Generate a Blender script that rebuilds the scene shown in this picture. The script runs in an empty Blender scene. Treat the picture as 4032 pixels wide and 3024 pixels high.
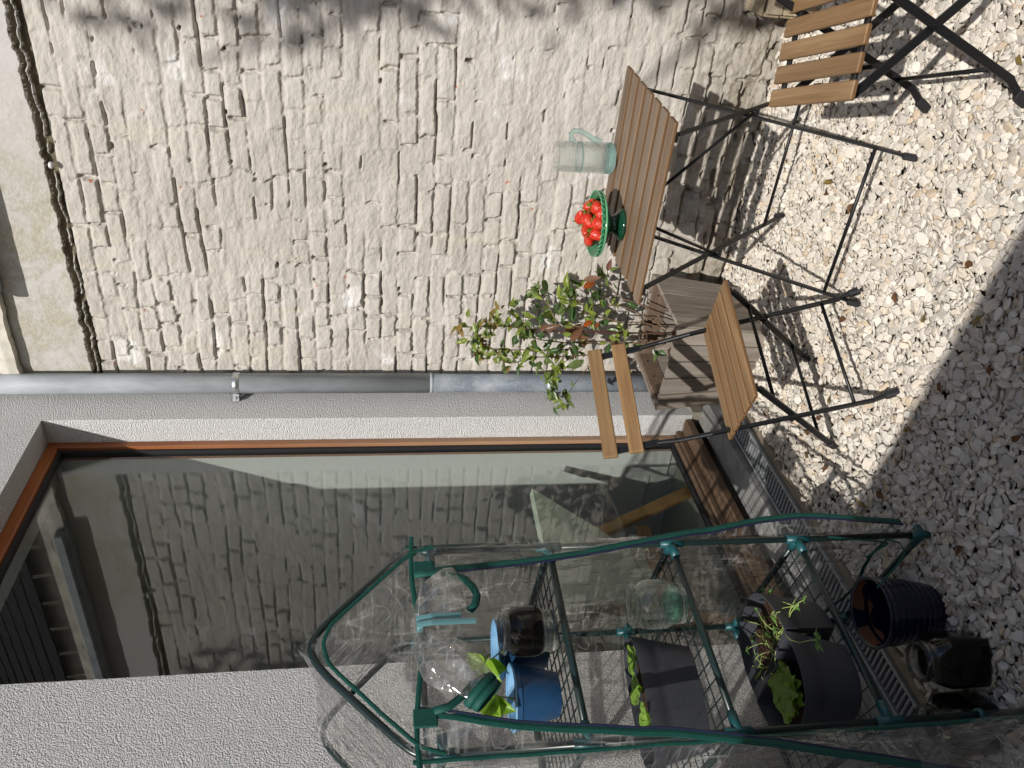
import bpy, bmesh, math, random
import numpy as np
from mathutils import Vector, Matrix, Euler, noise as mnoise

SC = bpy.context.scene
COL = SC.collection
rad = math.radians

# ---------------------------------------------------------------- camera, sky, sun, exposure
CAM_H, PITCH, ROLL, YAW, FPX = 1.46526271, 0.16125584, 0.001651, 0.5957207, 3251.72
FW = Vector((math.cos(YAW) * math.cos(PITCH), math.sin(YAW) * math.cos(PITCH), -math.sin(PITCH)))
RT0 = Vector((math.sin(YAW), -math.cos(YAW), 0))
DN0 = FW.cross(RT0)
RT = math.cos(ROLL) * RT0 + math.sin(ROLL) * DN0
DN = -math.sin(ROLL) * RT0 + math.cos(ROLL) * DN0
CAM_POS = Vector((0, 0, CAM_H))
cam_data = bpy.data.cameras.new('camera')
cam_data.sensor_fit = 'HORIZONTAL'
cam_data.sensor_width = 36.0
cam_data.lens = FPX * 36.0 / 4032.0
cam_data.clip_start = 0.05
cam_data.clip_end = 400
cam = bpy.data.objects.new('camera', cam_data)
M = Matrix.Identity(4)
for i in range(3):                       # the phone was held sideways: picture right is down, picture up is right
    M[i][0] = DN[i]; M[i][1] = RT[i]; M[i][2] = -FW[i]; M[i][3] = CAM_POS[i]
cam.matrix_world = M
COL.objects.link(cam)
SC.camera = cam

SUN_DIR = Vector((0.43, 0.135, -0.37)).normalized()
SUN_ELEV = math.asin(-SUN_DIR.z)
world = bpy.data.worlds.new('World')
SC.world = world
world.use_nodes = True
wn = world.node_tree
wn.nodes.clear()
sky = wn.nodes.new('ShaderNodeTexSky')
sky.sky_type = 'NISHITA'
sky.sun_disc = False
sky.sun_elevation = SUN_ELEV
sky.sun_rotation = math.atan2(-SUN_DIR.x, -SUN_DIR.y)
sky.air_density = 0.9; sky.dust_density = 1.5; sky.ozone_density = 0.8
bg = wn.nodes.new('ShaderNodeBackground')
bg.inputs['Strength'].default_value = 0.092
wo = wn.nodes.new('ShaderNodeOutputWorld')
wn.links.new(sky.outputs[0], bg.inputs[0]); wn.links.new(bg.outputs[0], wo.inputs[0])

sun_data = bpy.data.lights.new('sun', 'SUN')
sun_data.energy = 4.6
sun_data.angle = rad(0.5)
sun_data.color = (1.0, 0.965, 0.915)
sun = bpy.data.objects.new('sun', sun_data)
sun.rotation_euler = SUN_DIR.to_track_quat('-Z', 'Y').to_euler()
sun.location = (-6, -2, 8)
COL.objects.link(sun)

SC.view_settings.view_transform = 'Standard'
SC.view_settings.look = 'None'
SC.view_settings.exposure = 0.0
SC.view_settings.gamma = 1.0
SC.view_settings.use_curve_mapping = False
SC.render.engine = 'CYCLES'
SC.cycles.max_bounces = 10
SC.cycles.diffuse_bounces = 4
SC.cycles.glossy_bounces = 5
SC.cycles.transmission_bounces = 10
SC.cycles.transparent_max_bounces = 32
SC.cycles.caustics_reflective = False
SC.cycles.caustics_refractive = False
SC.cycles.sample_clamp_indirect = 6.0
SC.cycles.use_denoising = True

# ---------------------------------------------------------------- measuring helpers (photo pixel -> place in the yard)
def ray(x, y):
    return FW + ((3024 - y) - 1512) / FPX * RT + (x - 2016) / FPX * DN
def G(x, y, z=0.0):
    k = ray(x, y); return CAM_POS + k * ((z - CAM_H) / k.z)
def PX(x, y, X):
    k = ray(x, y); return CAM_POS + k * (X / k.x)
def PY(x, y, Y):
    k = ray(x, y); return CAM_POS + k * (Y / k.y)

rng = np.random.default_rng(7)
R = random.Random(11)

# ---------------------------------------------------------------- mesh building
class MB:
    def __init__(s): s.v = []; s.f = []
    def add(s, v, f):
        o = len(s.v); s.v += [Vector(p) for p in v]; s.f += [tuple(i + o for i in q) for q in f]; return s
    def box(s, c, d, rot=None):
        c = Vector(c); x, y, z = d[0] / 2, d[1] / 2, d[2] / 2
        v = [Vector((sx * x, sy * y, sz * z)) for sz in (-1, 1) for sy in (-1, 1) for sx in (-1, 1)]
        if rot is not None: v = [rot @ p for p in v]
        return s.add([p + c for p in v], [(0, 2, 3, 1), (4, 5, 7, 6), (0, 1, 5, 4), (2, 6, 7, 3), (0, 4, 6, 2), (1, 3, 7, 5)])
    def cbox(s, c, d, b=0.003, rot=None, jit=0.0):
        """box with chamfered edges"""
        c = Vector(c); h = [d[0] / 2, d[1] / 2, d[2] / 2]; pts = []
        for sx in (-1, 1):
            for sy in (-1, 1):
                for sz in (-1, 1):
                    j = Vector((R.uniform(-jit, jit), R.uniform(-jit, jit), R.uniform(-jit, jit)))
                    for a in range(3):
                        q = [h[i] - (0 if i == a else b) for i in range(3)]
                        pts.append(Vector((sx * q[0], sy * q[1], sz * q[2])) + j)
        bm = bmesh.new()
        for p in pts: bm.verts.new(p)
        bmesh.ops.convex_hull(bm, input=bm.verts)
        bmesh.ops.dissolve_limit(bm, angle_limit=0.02, verts=bm.verts, edges=bm.edges)
        bm.verts.ensure_lookup_table(); bm.verts.index_update()
        v = [w.co.copy() for w in bm.verts]
        if rot is not None: v = [rot @ p for p in v]
        f = [tuple(w.index for w in q.verts) for q in bm.faces]
        bm.free()
        return s.add([p + c for p in v], f)
    def tube(s, pts, r, n=8, cap=True, ry=None, up=None, closed=False):
        """sweep of a round (or, with ry/up, flat) section along points; r may be a list"""
        pts = [Vector(p) for p in pts]; m = len(pts)
        rs = list(r) if hasattr(r, '__len__') else [r] * m
        T = []
        for i in range(m):
            a = pts[i - 1] if (i > 0 or closed) else pts[i]
            b = pts[(i + 1) % m] if (i < m - 1 or closed) else pts[i]
            t = b - a
            T.append(t.normalized() if t.length > 1e-9 else Vector((0, 0, 1)))
        u = Vector(up) if up is not None else (Vector((0, 0, 1)) if abs(T[0].z) < 0.9 else Vector((1, 0, 0)))
        o = len(s.v)
        for i in range(m):
            if up is not None and ry is not None: u = Vector(up)
            u = u - T[i] * u.dot(T[i])
            if u.length < 1e-6: u = T[i].orthogonal()
            u.normalize(); w = T[i].cross(u)
            for k in range(n):
                a = 2 * math.pi * (k + 0.5) / n
                e1 = rs[i] if ry is None else ry
                s.v.append(pts[i] + u * (math.cos(a) * rs[i]) + w * (math.sin(a) * e1))
        q = m if closed else m - 1
        for i in range(q):
            i2 = (i + 1) % m
            for k in range(n):
                k2 = (k + 1) % n
                s.f.append((o + i * n + k, o + i * n + k2, o + i2 * n + k2, o + i2 * n + k))
        if cap and not closed:
            s.f.append(tuple(o + k for k in range(n))[::-1]); s.f.append(tuple(o + (m - 1) * n + k for k in range(n)))
        return s
    def bar(s, a, b, w, t, up=(0, 0, 1)):
        a = Vector(a); b = Vector(b); d = b - a; L = d.length; d.normalize()
        u = Vector(up); u = (u - d * u.dot(d)).normalized(); v = u.cross(d)
        rot = Matrix((d, v, u)).transposed()
        return s.cbox((a + b) / 2, (L, w, t), min(w, t) * 0.2, rot)
    def lathe(s, prof, n=32, c=(0, 0, 0), wob=0.0, ph=0.0):
        c = Vector(c); o = len(s.v)
        for (r, z) in prof:
            for k in range(n):
                a = 2 * math.pi * k / n + ph
                rr = r * (1 + wob * mnoise.noise(Vector((math.cos(a) * 1.5, math.sin(a) * 1.5, z * 20 + c.x * 9))))
                s.v.append(c + Vector((rr * math.cos(a), rr * math.sin(a), z)))
        for i in range(len(prof) - 1):
            for k in range(n):
                k2 = (k + 1) % n
                s.f.append((o + i * n + k, o + i * n + k2, o + (i + 1) * n + k2, o + (i + 1) * n + k))
        return s
    def grid(s, fn, nu, nv, flip=False):
        o = len(s.v)
        for j in range(nv + 1):
            for i in range(nu + 1):
                s.v.append(Vector(fn(i / nu, j / nv)))
        for j in range(nv):
            for i in range(nu):
                a = o + j * (nu + 1) + i
                q = (a, a + 1, a + nu + 2, a + nu + 1)
                s.f.append(q[::-1] if flip else q)
        return s
    def mesh(s, name, origin=None, smooth=False):
        me = bpy.data.meshes.new(name)
        v = s.v if origin is None else [p - origin for p in s.v]
        me.from_pydata([tuple(p) for p in v], [], s.f)
        if smooth: me.polygons.foreach_set('use_smooth', [True] * len(me.polygons))
        me.update()
        return me

ORG = {}
def thing(name, label, cat, loc=(0, 0, 0), group=None):
    o = bpy.data.objects.new(name, None)
    o.empty_display_size = 0.05
    COL.objects.link(o); o.location = loc
    ORG[o.name] = Vector(loc)
    o['label'] = label; o['category'] = cat
    if group: o['group'] = group
    return o
def obj(name, mb, mat, parent=None, smooth=False, label=None, stuff=False):
    org = ORG.get(parent.name, Vector()) if parent else None
    me = mb.mesh(name, org, smooth) if isinstance(mb, MB) else mb
    o = bpy.data.objects.new(name, me)
    COL.objects.link(o)
    if mat is not None and not me.materials: me.materials.append(mat)
    if parent: o.parent = parent; ORG[o.name] = org
    else: ORG[o.name] = Vector()
    if label: o['label'] = label
    if stuff: o['kind'] = 'stuff'
    return o
def structure(name, mb, mat, smooth=False):
    o = obj(name, mb, mat, None, smooth); o['kind'] = 'structure'; return o
def autosmooth(o, ang=40):
    """smooth shading with sharp edges above an angle"""
    me = o.data
    bm = bmesh.new(); bm.from_mesh(me)
    for f in bm.faces: f.smooth = True
    for e in bm.edges:
        e.smooth = not (len(e.link_faces) == 2 and e.calc_face_angle(0) > rad(ang))
    bm.to_mesh(me); bm.free()
    return o
def copy_tree(o, label):
    c = o.copy(); COL.objects.link(c); c['label'] = label
    def kids(src, dst):
        for ch in list(src.children):
            d = ch.copy(); COL.objects.link(d); d.parent = dst
            kids(ch, d)
    kids(o, c)
    return c
ROT = lambda ax, a: Matrix.Rotation(a, 3, ax)

# ---------------------------------------------------------------- materials
class NT:
    def __init__(s, name):
        s.m = bpy.data.materials.new(name); s.m.use_nodes = True
        s.t = s.m.node_tree; s.t.nodes.clear()
        s.out = s.n('ShaderNodeOutputMaterial')
    def n(s, typ, **kw):
        x = s.t.nodes.new(typ)
        for k, v in kw.items(): setattr(x, k, v)
        return x
    def l(s, a, b): s.t.links.new(a, b)
    def val(s, node, **kw):
        for k, v in kw.items(): node.inputs[k].default_value = v
        return node
    def pos(s, local=False, scale=(1, 1, 1), loc=None):
        if local: src = s.n('ShaderNodeTexCoord').outputs['Object']
        else: src = s.n('ShaderNodeNewGeometry').outputs['Position']
        mp = s.n('ShaderNodeMapping'); mp.inputs['Scale'].default_value = scale
        s.l(src, mp.inputs[0])
        if loc is not None: s.l(loc, mp.inputs['Location'])
        return mp.outputs[0]
    def noise(s, vec, scale, detail=4, rough=0.55, dist=0.0):
        x = s.n('ShaderNodeTexNoise'); x.inputs['Scale'].default_value = scale
        x.inputs['Detail'].default_value = detail; x.inputs['Roughness'].default_value = rough
        x.inputs['Distortion'].default_value = dist
        s.l(vec, x.inputs['Vector']); return x.outputs[0]
    def ramp(s, fac, stops, interp='LINEAR'):
        x = s.n('ShaderNodeValToRGB'); x.color_ramp.interpolation = interp
        e = x.color_ramp.elements
        while len(e) < len(stops): e.new(0.5)
        for i, (p, c) in enumerate(stops):
            e[i].position = p; e[i].color = (*c, 1) if hasattr(c, '__len__') else (c, c, c, 1)
        s.l(fac, x.inputs[0]); return x.outputs[0]
    def math(s, op, a, b=None, clamp=False):
        x = s.n('ShaderNodeMath', operation=op, use_clamp=clamp)
        for i, q in enumerate((a, b)):
            if q is None: continue
            if isinstance(q, (int, float)): x.inputs[i].default_value = q
            else: s.l(q, x.inputs[i])
        return x.outputs[0]
    def mix(s, fac, a, b, blend='MIX'):
        x = s.n('ShaderNodeMix', data_type='RGBA', blend_type=blend)
        for i, q in ((0, fac), (6, a), (7, b)):
            if isinstance(q, (int, float)): x.inputs[i].default_value = q
            elif hasattr(q, '__len__'): x.inputs[i].default_value = (*q, 1)
            else: s.l(q, x.inputs[i])
        return x.outputs[2]
    def bump(s, h, dist=0.002, strength=1.0, normal=None):
        x = s.n('ShaderNodeBump'); x.inputs['Distance'].default_value = dist; x.inputs['Strength'].default_value = strength
        s.l(h, x.inputs['Height'])
        if normal is not None: s.l(normal, x.inputs['Normal'])
        return x.outputs[0]
    def bsdf(s, col, rough=0.6, normal=None, spec=0.4, **kw):
        x = s.n('ShaderNodeBsdfPrincipled')
        if hasattr(col, '__len__'): x.inputs['Base Color'].default_value = (*col, 1)
        else: s.l(col, x.inputs['Base Color'])
        if isinstance(rough, (int, float)): x.inputs['Roughness'].default_value = rough
        else: s.l(rough, x.inputs['Roughness'])
        x.inputs['Specular IOR Level'].default_value = spec
        for k, v in kw.items(): x.inputs[k.replace('_', ' ')].default_value = v
        if normal is not None: s.l(normal, x.inputs['Normal'])
        return x
    def done(s, sh):
        s.l(sh.outputs[0] if hasattr(sh, 'outputs') else sh, s.out.inputs[0]); return s.m
    def rand(s): return s.n('ShaderNodeObjectInfo').outputs['Random']
    def zco(s):
        x = s.n('ShaderNodeSeparateXYZ'); s.l(s.n('ShaderNodeNewGeometry').outputs['Position'], x.inputs[0]); return x.outputs

def simple(name, col, rough=0.5, var=0.15, scale=40, bump=0.0, bscale=200, spec=0.4, **kw):
    t = NT(name); p = t.pos()
    n = t.noise(p, scale)
    c = t.mix(n, tuple(min(1, v * (1 - var)) for v in col), tuple(min(1, v * (1 + var)) for v in col))
    nm = t.bump(t.noise(p, bscale, 3), bump) if bump else None
    return t.done(t.bsdf(c, rough, nm, spec, **kw))

def wood(name, dark, mid, light, axis, rough=0.55, local=True, grain=1.0, bump=0.0006, weather=0.0, edge=None, fade=None):
    """long-grained timber; the grain runs along axis of the object"""
    t = NT(name)
    sc = [38 * grain] * 3; sc[axis] = 2.2 * grain
    rnd = t.n('ShaderNodeObjectInfo').outputs['Random']
    off = t.n('ShaderNodeCombineXYZ')
    for i in range(3): t.l(t.math('MULTIPLY', rnd, 37.0 + 11 * i), off.inputs[i])
    p = t.pos(local, tuple(sc), off.outputs[0])
    g1 = t.noise(p, 1.0, 6, 0.6, 0.6)
    sc2 = [150 * grain] * 3; sc2[axis] = 5 * grain
    p2 = t.pos(local, tuple(sc2), off.outputs[0])
    g2 = t.noise(p2, 1.0, 3, 0.6)
    sc3 = [7] * 3; sc3[axis] = 2.0
    g3 = t.noise(t.pos(local, tuple(sc3), off.outputs[0]), 1.0, 3)
    f = t.math('ADD', t.math('MULTIPLY', g1, 0.62), t.math('MULTIPLY', g2, 0.38))
    c = t.ramp(f, [(0.3, dark), (0.5, mid), (0.68, light)])
    tint = t.ramp(rnd, [(0.0, (0.82, 0.8, 0.78)), (1.0, (1.12, 1.08, 1.04))])
    c = t.mix(1.0, c, tint, 'MULTIPLY')
    c = t.mix(t.math('MULTIPLY', t.ramp(g3, [(0.4, 0.0), (0.7, 1.0)]), 0.45), c, dark)
    if weather:
        c = t.mix(t.math('MULTIPLY', t.ramp(g3, [(0.3, 1.0), (0.62, 0.0)]), weather), c, (0.33, 0.31, 0.28))
    if fade is not None:                       # bleached by the weather towards the foot
        z0, z1, fc = fade
        fz = t.math('DIVIDE', t.math('SUBTRACT', z1, t.zco()[2]), z1 - z0, True)
        c = t.mix(t.math('MULTIPLY', fz, 0.75), c, t.mix(1.0, t.ramp(f, [(0.3, (0.75, 0.75, 0.75)), (0.7, (1.1, 1.1, 1.1))]), fc, 'MULTIPLY'))
    if edge is not None:                       # sawn sides keep the oiled colour, the tops have weathered
        nz = t.n('ShaderNodeSeparateXYZ'); t.l(t.n('ShaderNodeTexCoord').outputs['Normal'], nz.inputs[0])
        c = t.mix(t.ramp(t.math('ABSOLUTE', nz.outputs[2]), [(0.45, 1.0), (0.8, 0.0)]), c, edge)
    nm = t.bump(f, bump)
    return t.done(t.bsdf(c, rough, nm, 0.35))

def glass_sheet(name, tint=(0.9, 0.96, 0.93), f0=0.045, rough=0.0, bump=None, haze=0.0, fold=0.16):
    """thin clear sheet: what is behind shows through, and the surface reflects more at a slant"""
    t = NT(name)
    lw = t.n('ShaderNodeLayerWeight'); lw.inputs['Blend'].default_value = 0.5
    nm = None
    if bump:
        sc, dist = bump
        nm = t.bump(t.noise(t.pos(False, sc), 1.0, 3, 0.5, 0.4), dist)
        t.l(nm, lw.inputs['Normal'])
    fr = t.math('ADD', t.math('MULTIPLY', t.math('POWER', lw.outputs['Facing'], 5.0), 1 - f0), f0)
    tr = t.n('ShaderNodeBsdfTransparent'); tr.inputs[0].default_value = (*tint, 1)
    gl = t.n('ShaderNodeBsdfGlossy'); gl.inputs['Roughness'].default_value = rough
    if nm: t.l(nm, gl.inputs['Normal'])
    base = tr.outputs[0]
    if haze:
        df = t.n('ShaderNodeBsdfDiffuse'); df.inputs[0].default_value = (0.8, 0.8, 0.78, 1)
        tl = t.n('ShaderNodeBsdfTranslucent'); tl.inputs[0].default_value = (0.8, 0.8, 0.78, 1)
        ad = t.n('ShaderNodeMixShader'); ad.inputs[0].default_value = 0.6
        t.l(df.outputs[0], ad.inputs[1]); t.l(tl.outputs[0], ad.inputs[2])
        hz = t.math('MULTIPLY', t.ramp(t.noise(t.pos(False, (6, 6, 22)), 1.0, 5, 0.62, 1.2), [(0.35, 0.2), (0.75, 0.8)]), haze)
        for sc_, wd in (((4, 4, 34), 0.035), ((24, 24, 3), 0.035), ((20, 5, 26), 0.030)):   # whitened fold lines, also painted in for sun glints on the creases
            rn = t.math('ABSOLUTE', t.math('SUBTRACT', t.noise(t.pos(False, sc_), 1.0, 1, 0.4, 0.25), 0.5))
            ln = t.math('MULTIPLY', t.ramp(rn, [(0.0, 1.0), (wd, 0.0)]), t.ramp(t.noise(t.pos(False, (5, 5, 5), None), 1.0 + wd * 9, 3), [(0.45, 0.0), (0.65, 1.0)]))
            hz = t.math('ADD', hz, t.math('MULTIPLY', ln, fold))
        mx = t.n('ShaderNodeMixShader'); t.l(hz, mx.inputs[0]); t.l(base, mx.inputs[1]); t.l(ad.outputs[0], mx.inputs[2])
        base = mx.outputs[0]
    mx = t.n('ShaderNodeMixShader'); t.l(fr, mx.inputs[0]); t.l(base, mx.inputs[1]); t.l(gl.outputs[0], mx.inputs[2])
    return t.done(mx.outputs[0])

def solid_glass(name, col, clear=0.45):
    t = NT(name)
    g = t.n('ShaderNodeBsdfGlass'); g.inputs['Color'].default_value = (*col, 1); g.inputs['IOR'].default_value = 1.5
    g.inputs['Roughness'].default_value = 0.0
    tr = t.n('ShaderNodeBsdfTransparent'); tr.inputs[0].default_value = (*[c ** 0.5 for c in col], 1)
    mx = t.n('ShaderNodeMixShader'); mx.inputs[0].default_value = clear
    t.l(g.outputs[0], mx.inputs[1]); t.l(tr.outputs[0], mx.inputs[2])
    return t.done(mx.outputs[0])

def mat_painted_brick():
    t = NT('painted_brick'); p = t.pos(); xyz = t.zco()
    c = t.ramp(t.noise(p, 2.2, 5), [(0.3, (0.415, 0.385, 0.345)), (0.5, (0.46, 0.43, 0.388)), (0.7, (0.495, 0.466, 0.427))])
    c = t.mix(t.math('MULTIPLY', t.ramp(t.noise(p, 14, 5, 0.65), [(0.45, 0.0), (0.72, 1.0)]), 0.4), c, (0.42, 0.39, 0.34))
    # yellowish run-down stains and brighter touched-up paint
    st = t.ramp(t.noise(t.pos(False, (5, 9, 1.6)), 1.0, 4), [(0.6, 0.0), (0.74, 1.0)])
    c = t.mix(t.math('MULTIPLY', st, 0.4), c, (0.60, 0.52, 0.36))
    wp = t.ramp(t.noise(t.pos(False, (3, 4.5, 5.5)), 1.0, 2), [(0.66, 0.0), (0.70, 1.0)])
    c = t.mix(t.math('MULTIPLY', wp, 0.6), c, (0.66, 0.655, 0.64))
    # chips where the red brick shows
    ch = t.ramp(t.noise(p, 19, 3, 0.5), [(0.735, 0.0), (0.742, 1.0)])
    c = t.mix(ch, c, (0.40, 0.15, 0.09))
    # damp, mossy foot of the wall, darkened further to deepen the table's shadow
    low = t.ramp(t.math('ADD', xyz[2], t.math('MULTIPLY', t.math('SUBTRACT', t.noise(p, 3.5, 4), 0.5), 0.35)), [(0.06, 1.0), (0.42, 0.0)])
    dn = t.ramp(t.noise(p, 16, 6, 0.7), [(0.42, 0.0), (0.62, 1.0)])
    c = t.mix(t.math('MULTIPLY', t.math('MULTIPLY', low, dn), 0.85), c, (0.15, 0.125, 0.085))
    bl = t.ramp(t.noise(p, 30, 5, 0.7), [(0.6, 0.0), (0.66, 1.0)])
    c = t.mix(t.math('MULTIPLY', low, bl), c, (0.035, 0.032, 0.026))
    c = t.mix(t.math('MULTIPLY', low, 0.5), c, (0.25, 0.215, 0.165))
    brush = t.noise(t.pos(False, (60, 22, 190)), 1.0, 4, 0.6)
    lump = t.noise(t.pos(False, (30, 26, 40)), 1.0, 5, 0.55)
    h = t.math('ADD', t.math('MULTIPLY', brush, 0.30), lump)
    nm = t.bump(h, 0.0062, 0.9)
    return t.done(t.bsdf(c, 0.8, nm, 0.25))

def mat_plaster():
    t = NT('old_plaster'); p = t.pos(); xyz = t.zco()
    c = t.ramp(t.noise(p, 3.0, 4), [(0.3, (0.46, 0.44, 0.415)), (0.7, (0.53, 0.52, 0.505))])
    m1 = t.ramp(xyz[1], [(0.9 / 2.2, 0.0), (1.35 / 2.2, 1.0)]) if False else None
    yy = t.math('MULTIPLY', t.math('SUBTRACT', xyz[1], 0.80), 1.8, True)
    g = t.ramp(t.noise(p, 6, 6, 0.75, 0.5), [(0.40, 0.0), (0.58, 1.0)])
    g2 = t.ramp(t.noise(t.pos(False, (60, 60, 160)), 1.0, 3, 0.7), [(0.35, 0.15), (0.58, 1.0)])
    f = t.math('MULTIPLY', t.math('MULTIPLY', g, g2), yy)
    c = t.mix(t.math('MULTIPLY', f, 0.95), c, (0.20, 0.20, 0.155))
    c = t.mix(t.math('MULTIPLY', t.math('MULTIPLY', g, yy), 0.5), c, (0.48, 0.44, 0.33))
    dk = t.ramp(xyz[0], [(0.0, 0.0), (1.0, 1.0)])
    nm = t.bump(t.noise(p, 60, 4), 0.002)
    return t.done(t.bsdf(c, 0.85, nm, 0.2))

def mat_roughcast(name, base):
    t = NT(name); p = t.pos()
    v = t.n('ShaderNodeTexVoronoi'); v.inputs['Scale'].default_value = 215; t.l(p, v.inputs['Vector'])
    n1 = t.noise(p, 180, 3, 0.65)
    h = t.math('ADD', t.math('MULTIPLY', v.outputs['Distance'], -0.55), n1)
    c = t.mix(t.noise(p, 3, 3), tuple(b * 0.95 for b in base), base)
    nm = t.bump(h, 0.0165, 1.0)
    return t.done(t.bsdf(c, 0.9, nm, 0.15))

def mat_pebble():
    t = NT('pebble'); r = t.rand()
    c = t.ramp(r, [(0.0, (0.58, 0.52, 0.437)), (0.18, (0.635, 0.584, 0.506)), (0.36, (0.524, 0.483, 0.423)), (0.52, (0.672, 0.63, 0.561)),
                   (0.68, (0.561, 0.515, 0.455)), (0.80, (0.607, 0.524, 0.414)), (0.90, (0.442, 0.409, 0.368)), (0.95, (0.50, 0.38, 0.25)), (0.985, (0.58, 0.53, 0.46)), (1.0, (0.40, 0.20, 0.14))], 'CONSTANT')
    p = t.pos()
    c = t.mix(t.math('MULTIPLY', t.noise(p, 70, 4, 0.6), 0.45), c, (0.70, 0.65, 0.58))
    sp = t.ramp(t.noise(p, 240, 4, 0.7), [(0.55, 0.0), (0.7, 1.0)])
    c = t.mix(t.math('MULTIPLY', sp, 0.3), c, (0.36, 0.31, 0.25))
    nm = t.bump(t.noise(p, 200, 3), 0.0006)
    return t.done(t.bsdf(c, 0.75, nm, 0.25))

def mat_zinc(name, col, mott, metal=0.0):
    t = NT(name); p = t.pos()
    n = t.noise(t.pos(False, (14, 14, 5)), 1.0, 5, 0.6)
    c = t.ramp(n, [(0.3, tuple(v * 0.75 for v in col)), (0.7, tuple(v * 1.2 for v in col))])
    if mott:
        v = t.n('ShaderNodeTexVoronoi'); v.inputs['Scale'].default_value = 170; t.l(t.pos(False, (1, 1, 0.7)), v.inputs['Vector'])
        sp = t.ramp(t.math('ADD', v.outputs['Distance'], t.math('MULTIPLY', t.noise(p, 30, 4), 0.5)), [(0.38, 1.0), (0.58, 0.0)])
        c = t.mix(t.math('MULTIPLY', sp, 0.6), c, (0.36, 0.40, 0.44))
        c = t.mix(t.math('MULTIPLY', t.ramp(t.noise(p, 9, 4), [(0.5, 0.0), (0.7, 1.0)]), 0.5), c, (0.36, 0.37, 0.37))
    return t.done(t.bsdf(c, 0.6, t.bump(t.noise(p, 40, 3), 0.0006), 0.25, Metallic=metal))

def leaf_mat(name, top, under, var=0.3, rough=0.32):
    t = NT(name); p = t.pos(); r = t.rand()
    c = t.mix(t.noise(p, 60, 3), tuple(v * (1 - var) for v in top), tuple(v * (1 + var) for v in top))
    c = t.mix(t.math('MULTIPLY', r, 0.5), c, under)
    geo = t.n('ShaderNodeNewGeometry')
    c = t.mix(t.math('MULTIPLY', geo.outputs['Backfacing'], 0.6), c, tuple(min(1, v * 1.4 + 0.01) for v in top))
    nm = t.bump(t.noise(p, 150, 2), 0.0008)
    b = t.bsdf(c, rough, nm, 0.45)
    tl = t.n('ShaderNodeBsdfTranslucent'); t.l(t.mix(1.0, c, (1.5, 1.6, 0.8), 'MULTIPLY'), tl.inputs[0])
    mx = t.n('ShaderNodeMixShader'); mx.inputs[0].default_value = 0.28
    t.l(b.outputs[0], mx.inputs[1]); t.l(tl.outputs[0], mx.inputs[2])
    return t.done(mx.outputs[0])

def mat_concrete(name, col, stain=(0.16, 0.15, 0.12)):
    t = NT(name); p = t.pos()
    c = t.ramp(t.noise(p, 7, 6, 0.65), [(0.3, tuple(v * 0.6 for v in col)), (0.6, col), (0.8, tuple(v * 1.25 for v in col))])
    c = t.mix(t.math('MULTIPLY', t.ramp(t.noise(p, 18, 5, 0.7), [(0.5, 0.0), (0.75, 1.0)]), 0.6), c, stain)
    return t.done(t.bsdf(c, 0.75, t.bump(t.noise(p, 120, 4), 0.0012), 0.3))

def mat_berry():
    t = NT('strawberry_red'); p = t.pos(True)
    v = t.n('ShaderNodeTexVoronoi'); v.inputs['Scale'].default_value = 230; t.l(p, v.inputs['Vector'])
    s = t.ramp(v.outputs['Distance'], [(0.16, 1.0), (0.26, 0.0)])
    c = t.mix(t.noise(p, 40, 2), (0.40, 0.008, 0.007), (0.66, 0.040, 0.018))
    c = t.mix(s, c, (0.72, 0.35, 0.10))
    nm = t.bump(v.outputs['Distance'], 0.0012)
    return t.done(t.bsdf(c, 0.25, nm, 0.5))

def mat_soil(name='soil', col=(0.035, 0.020, 0.012)):
    return simple(name, col, 0.9, 0.6, 120, 0.003, 160, 0.2)

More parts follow.
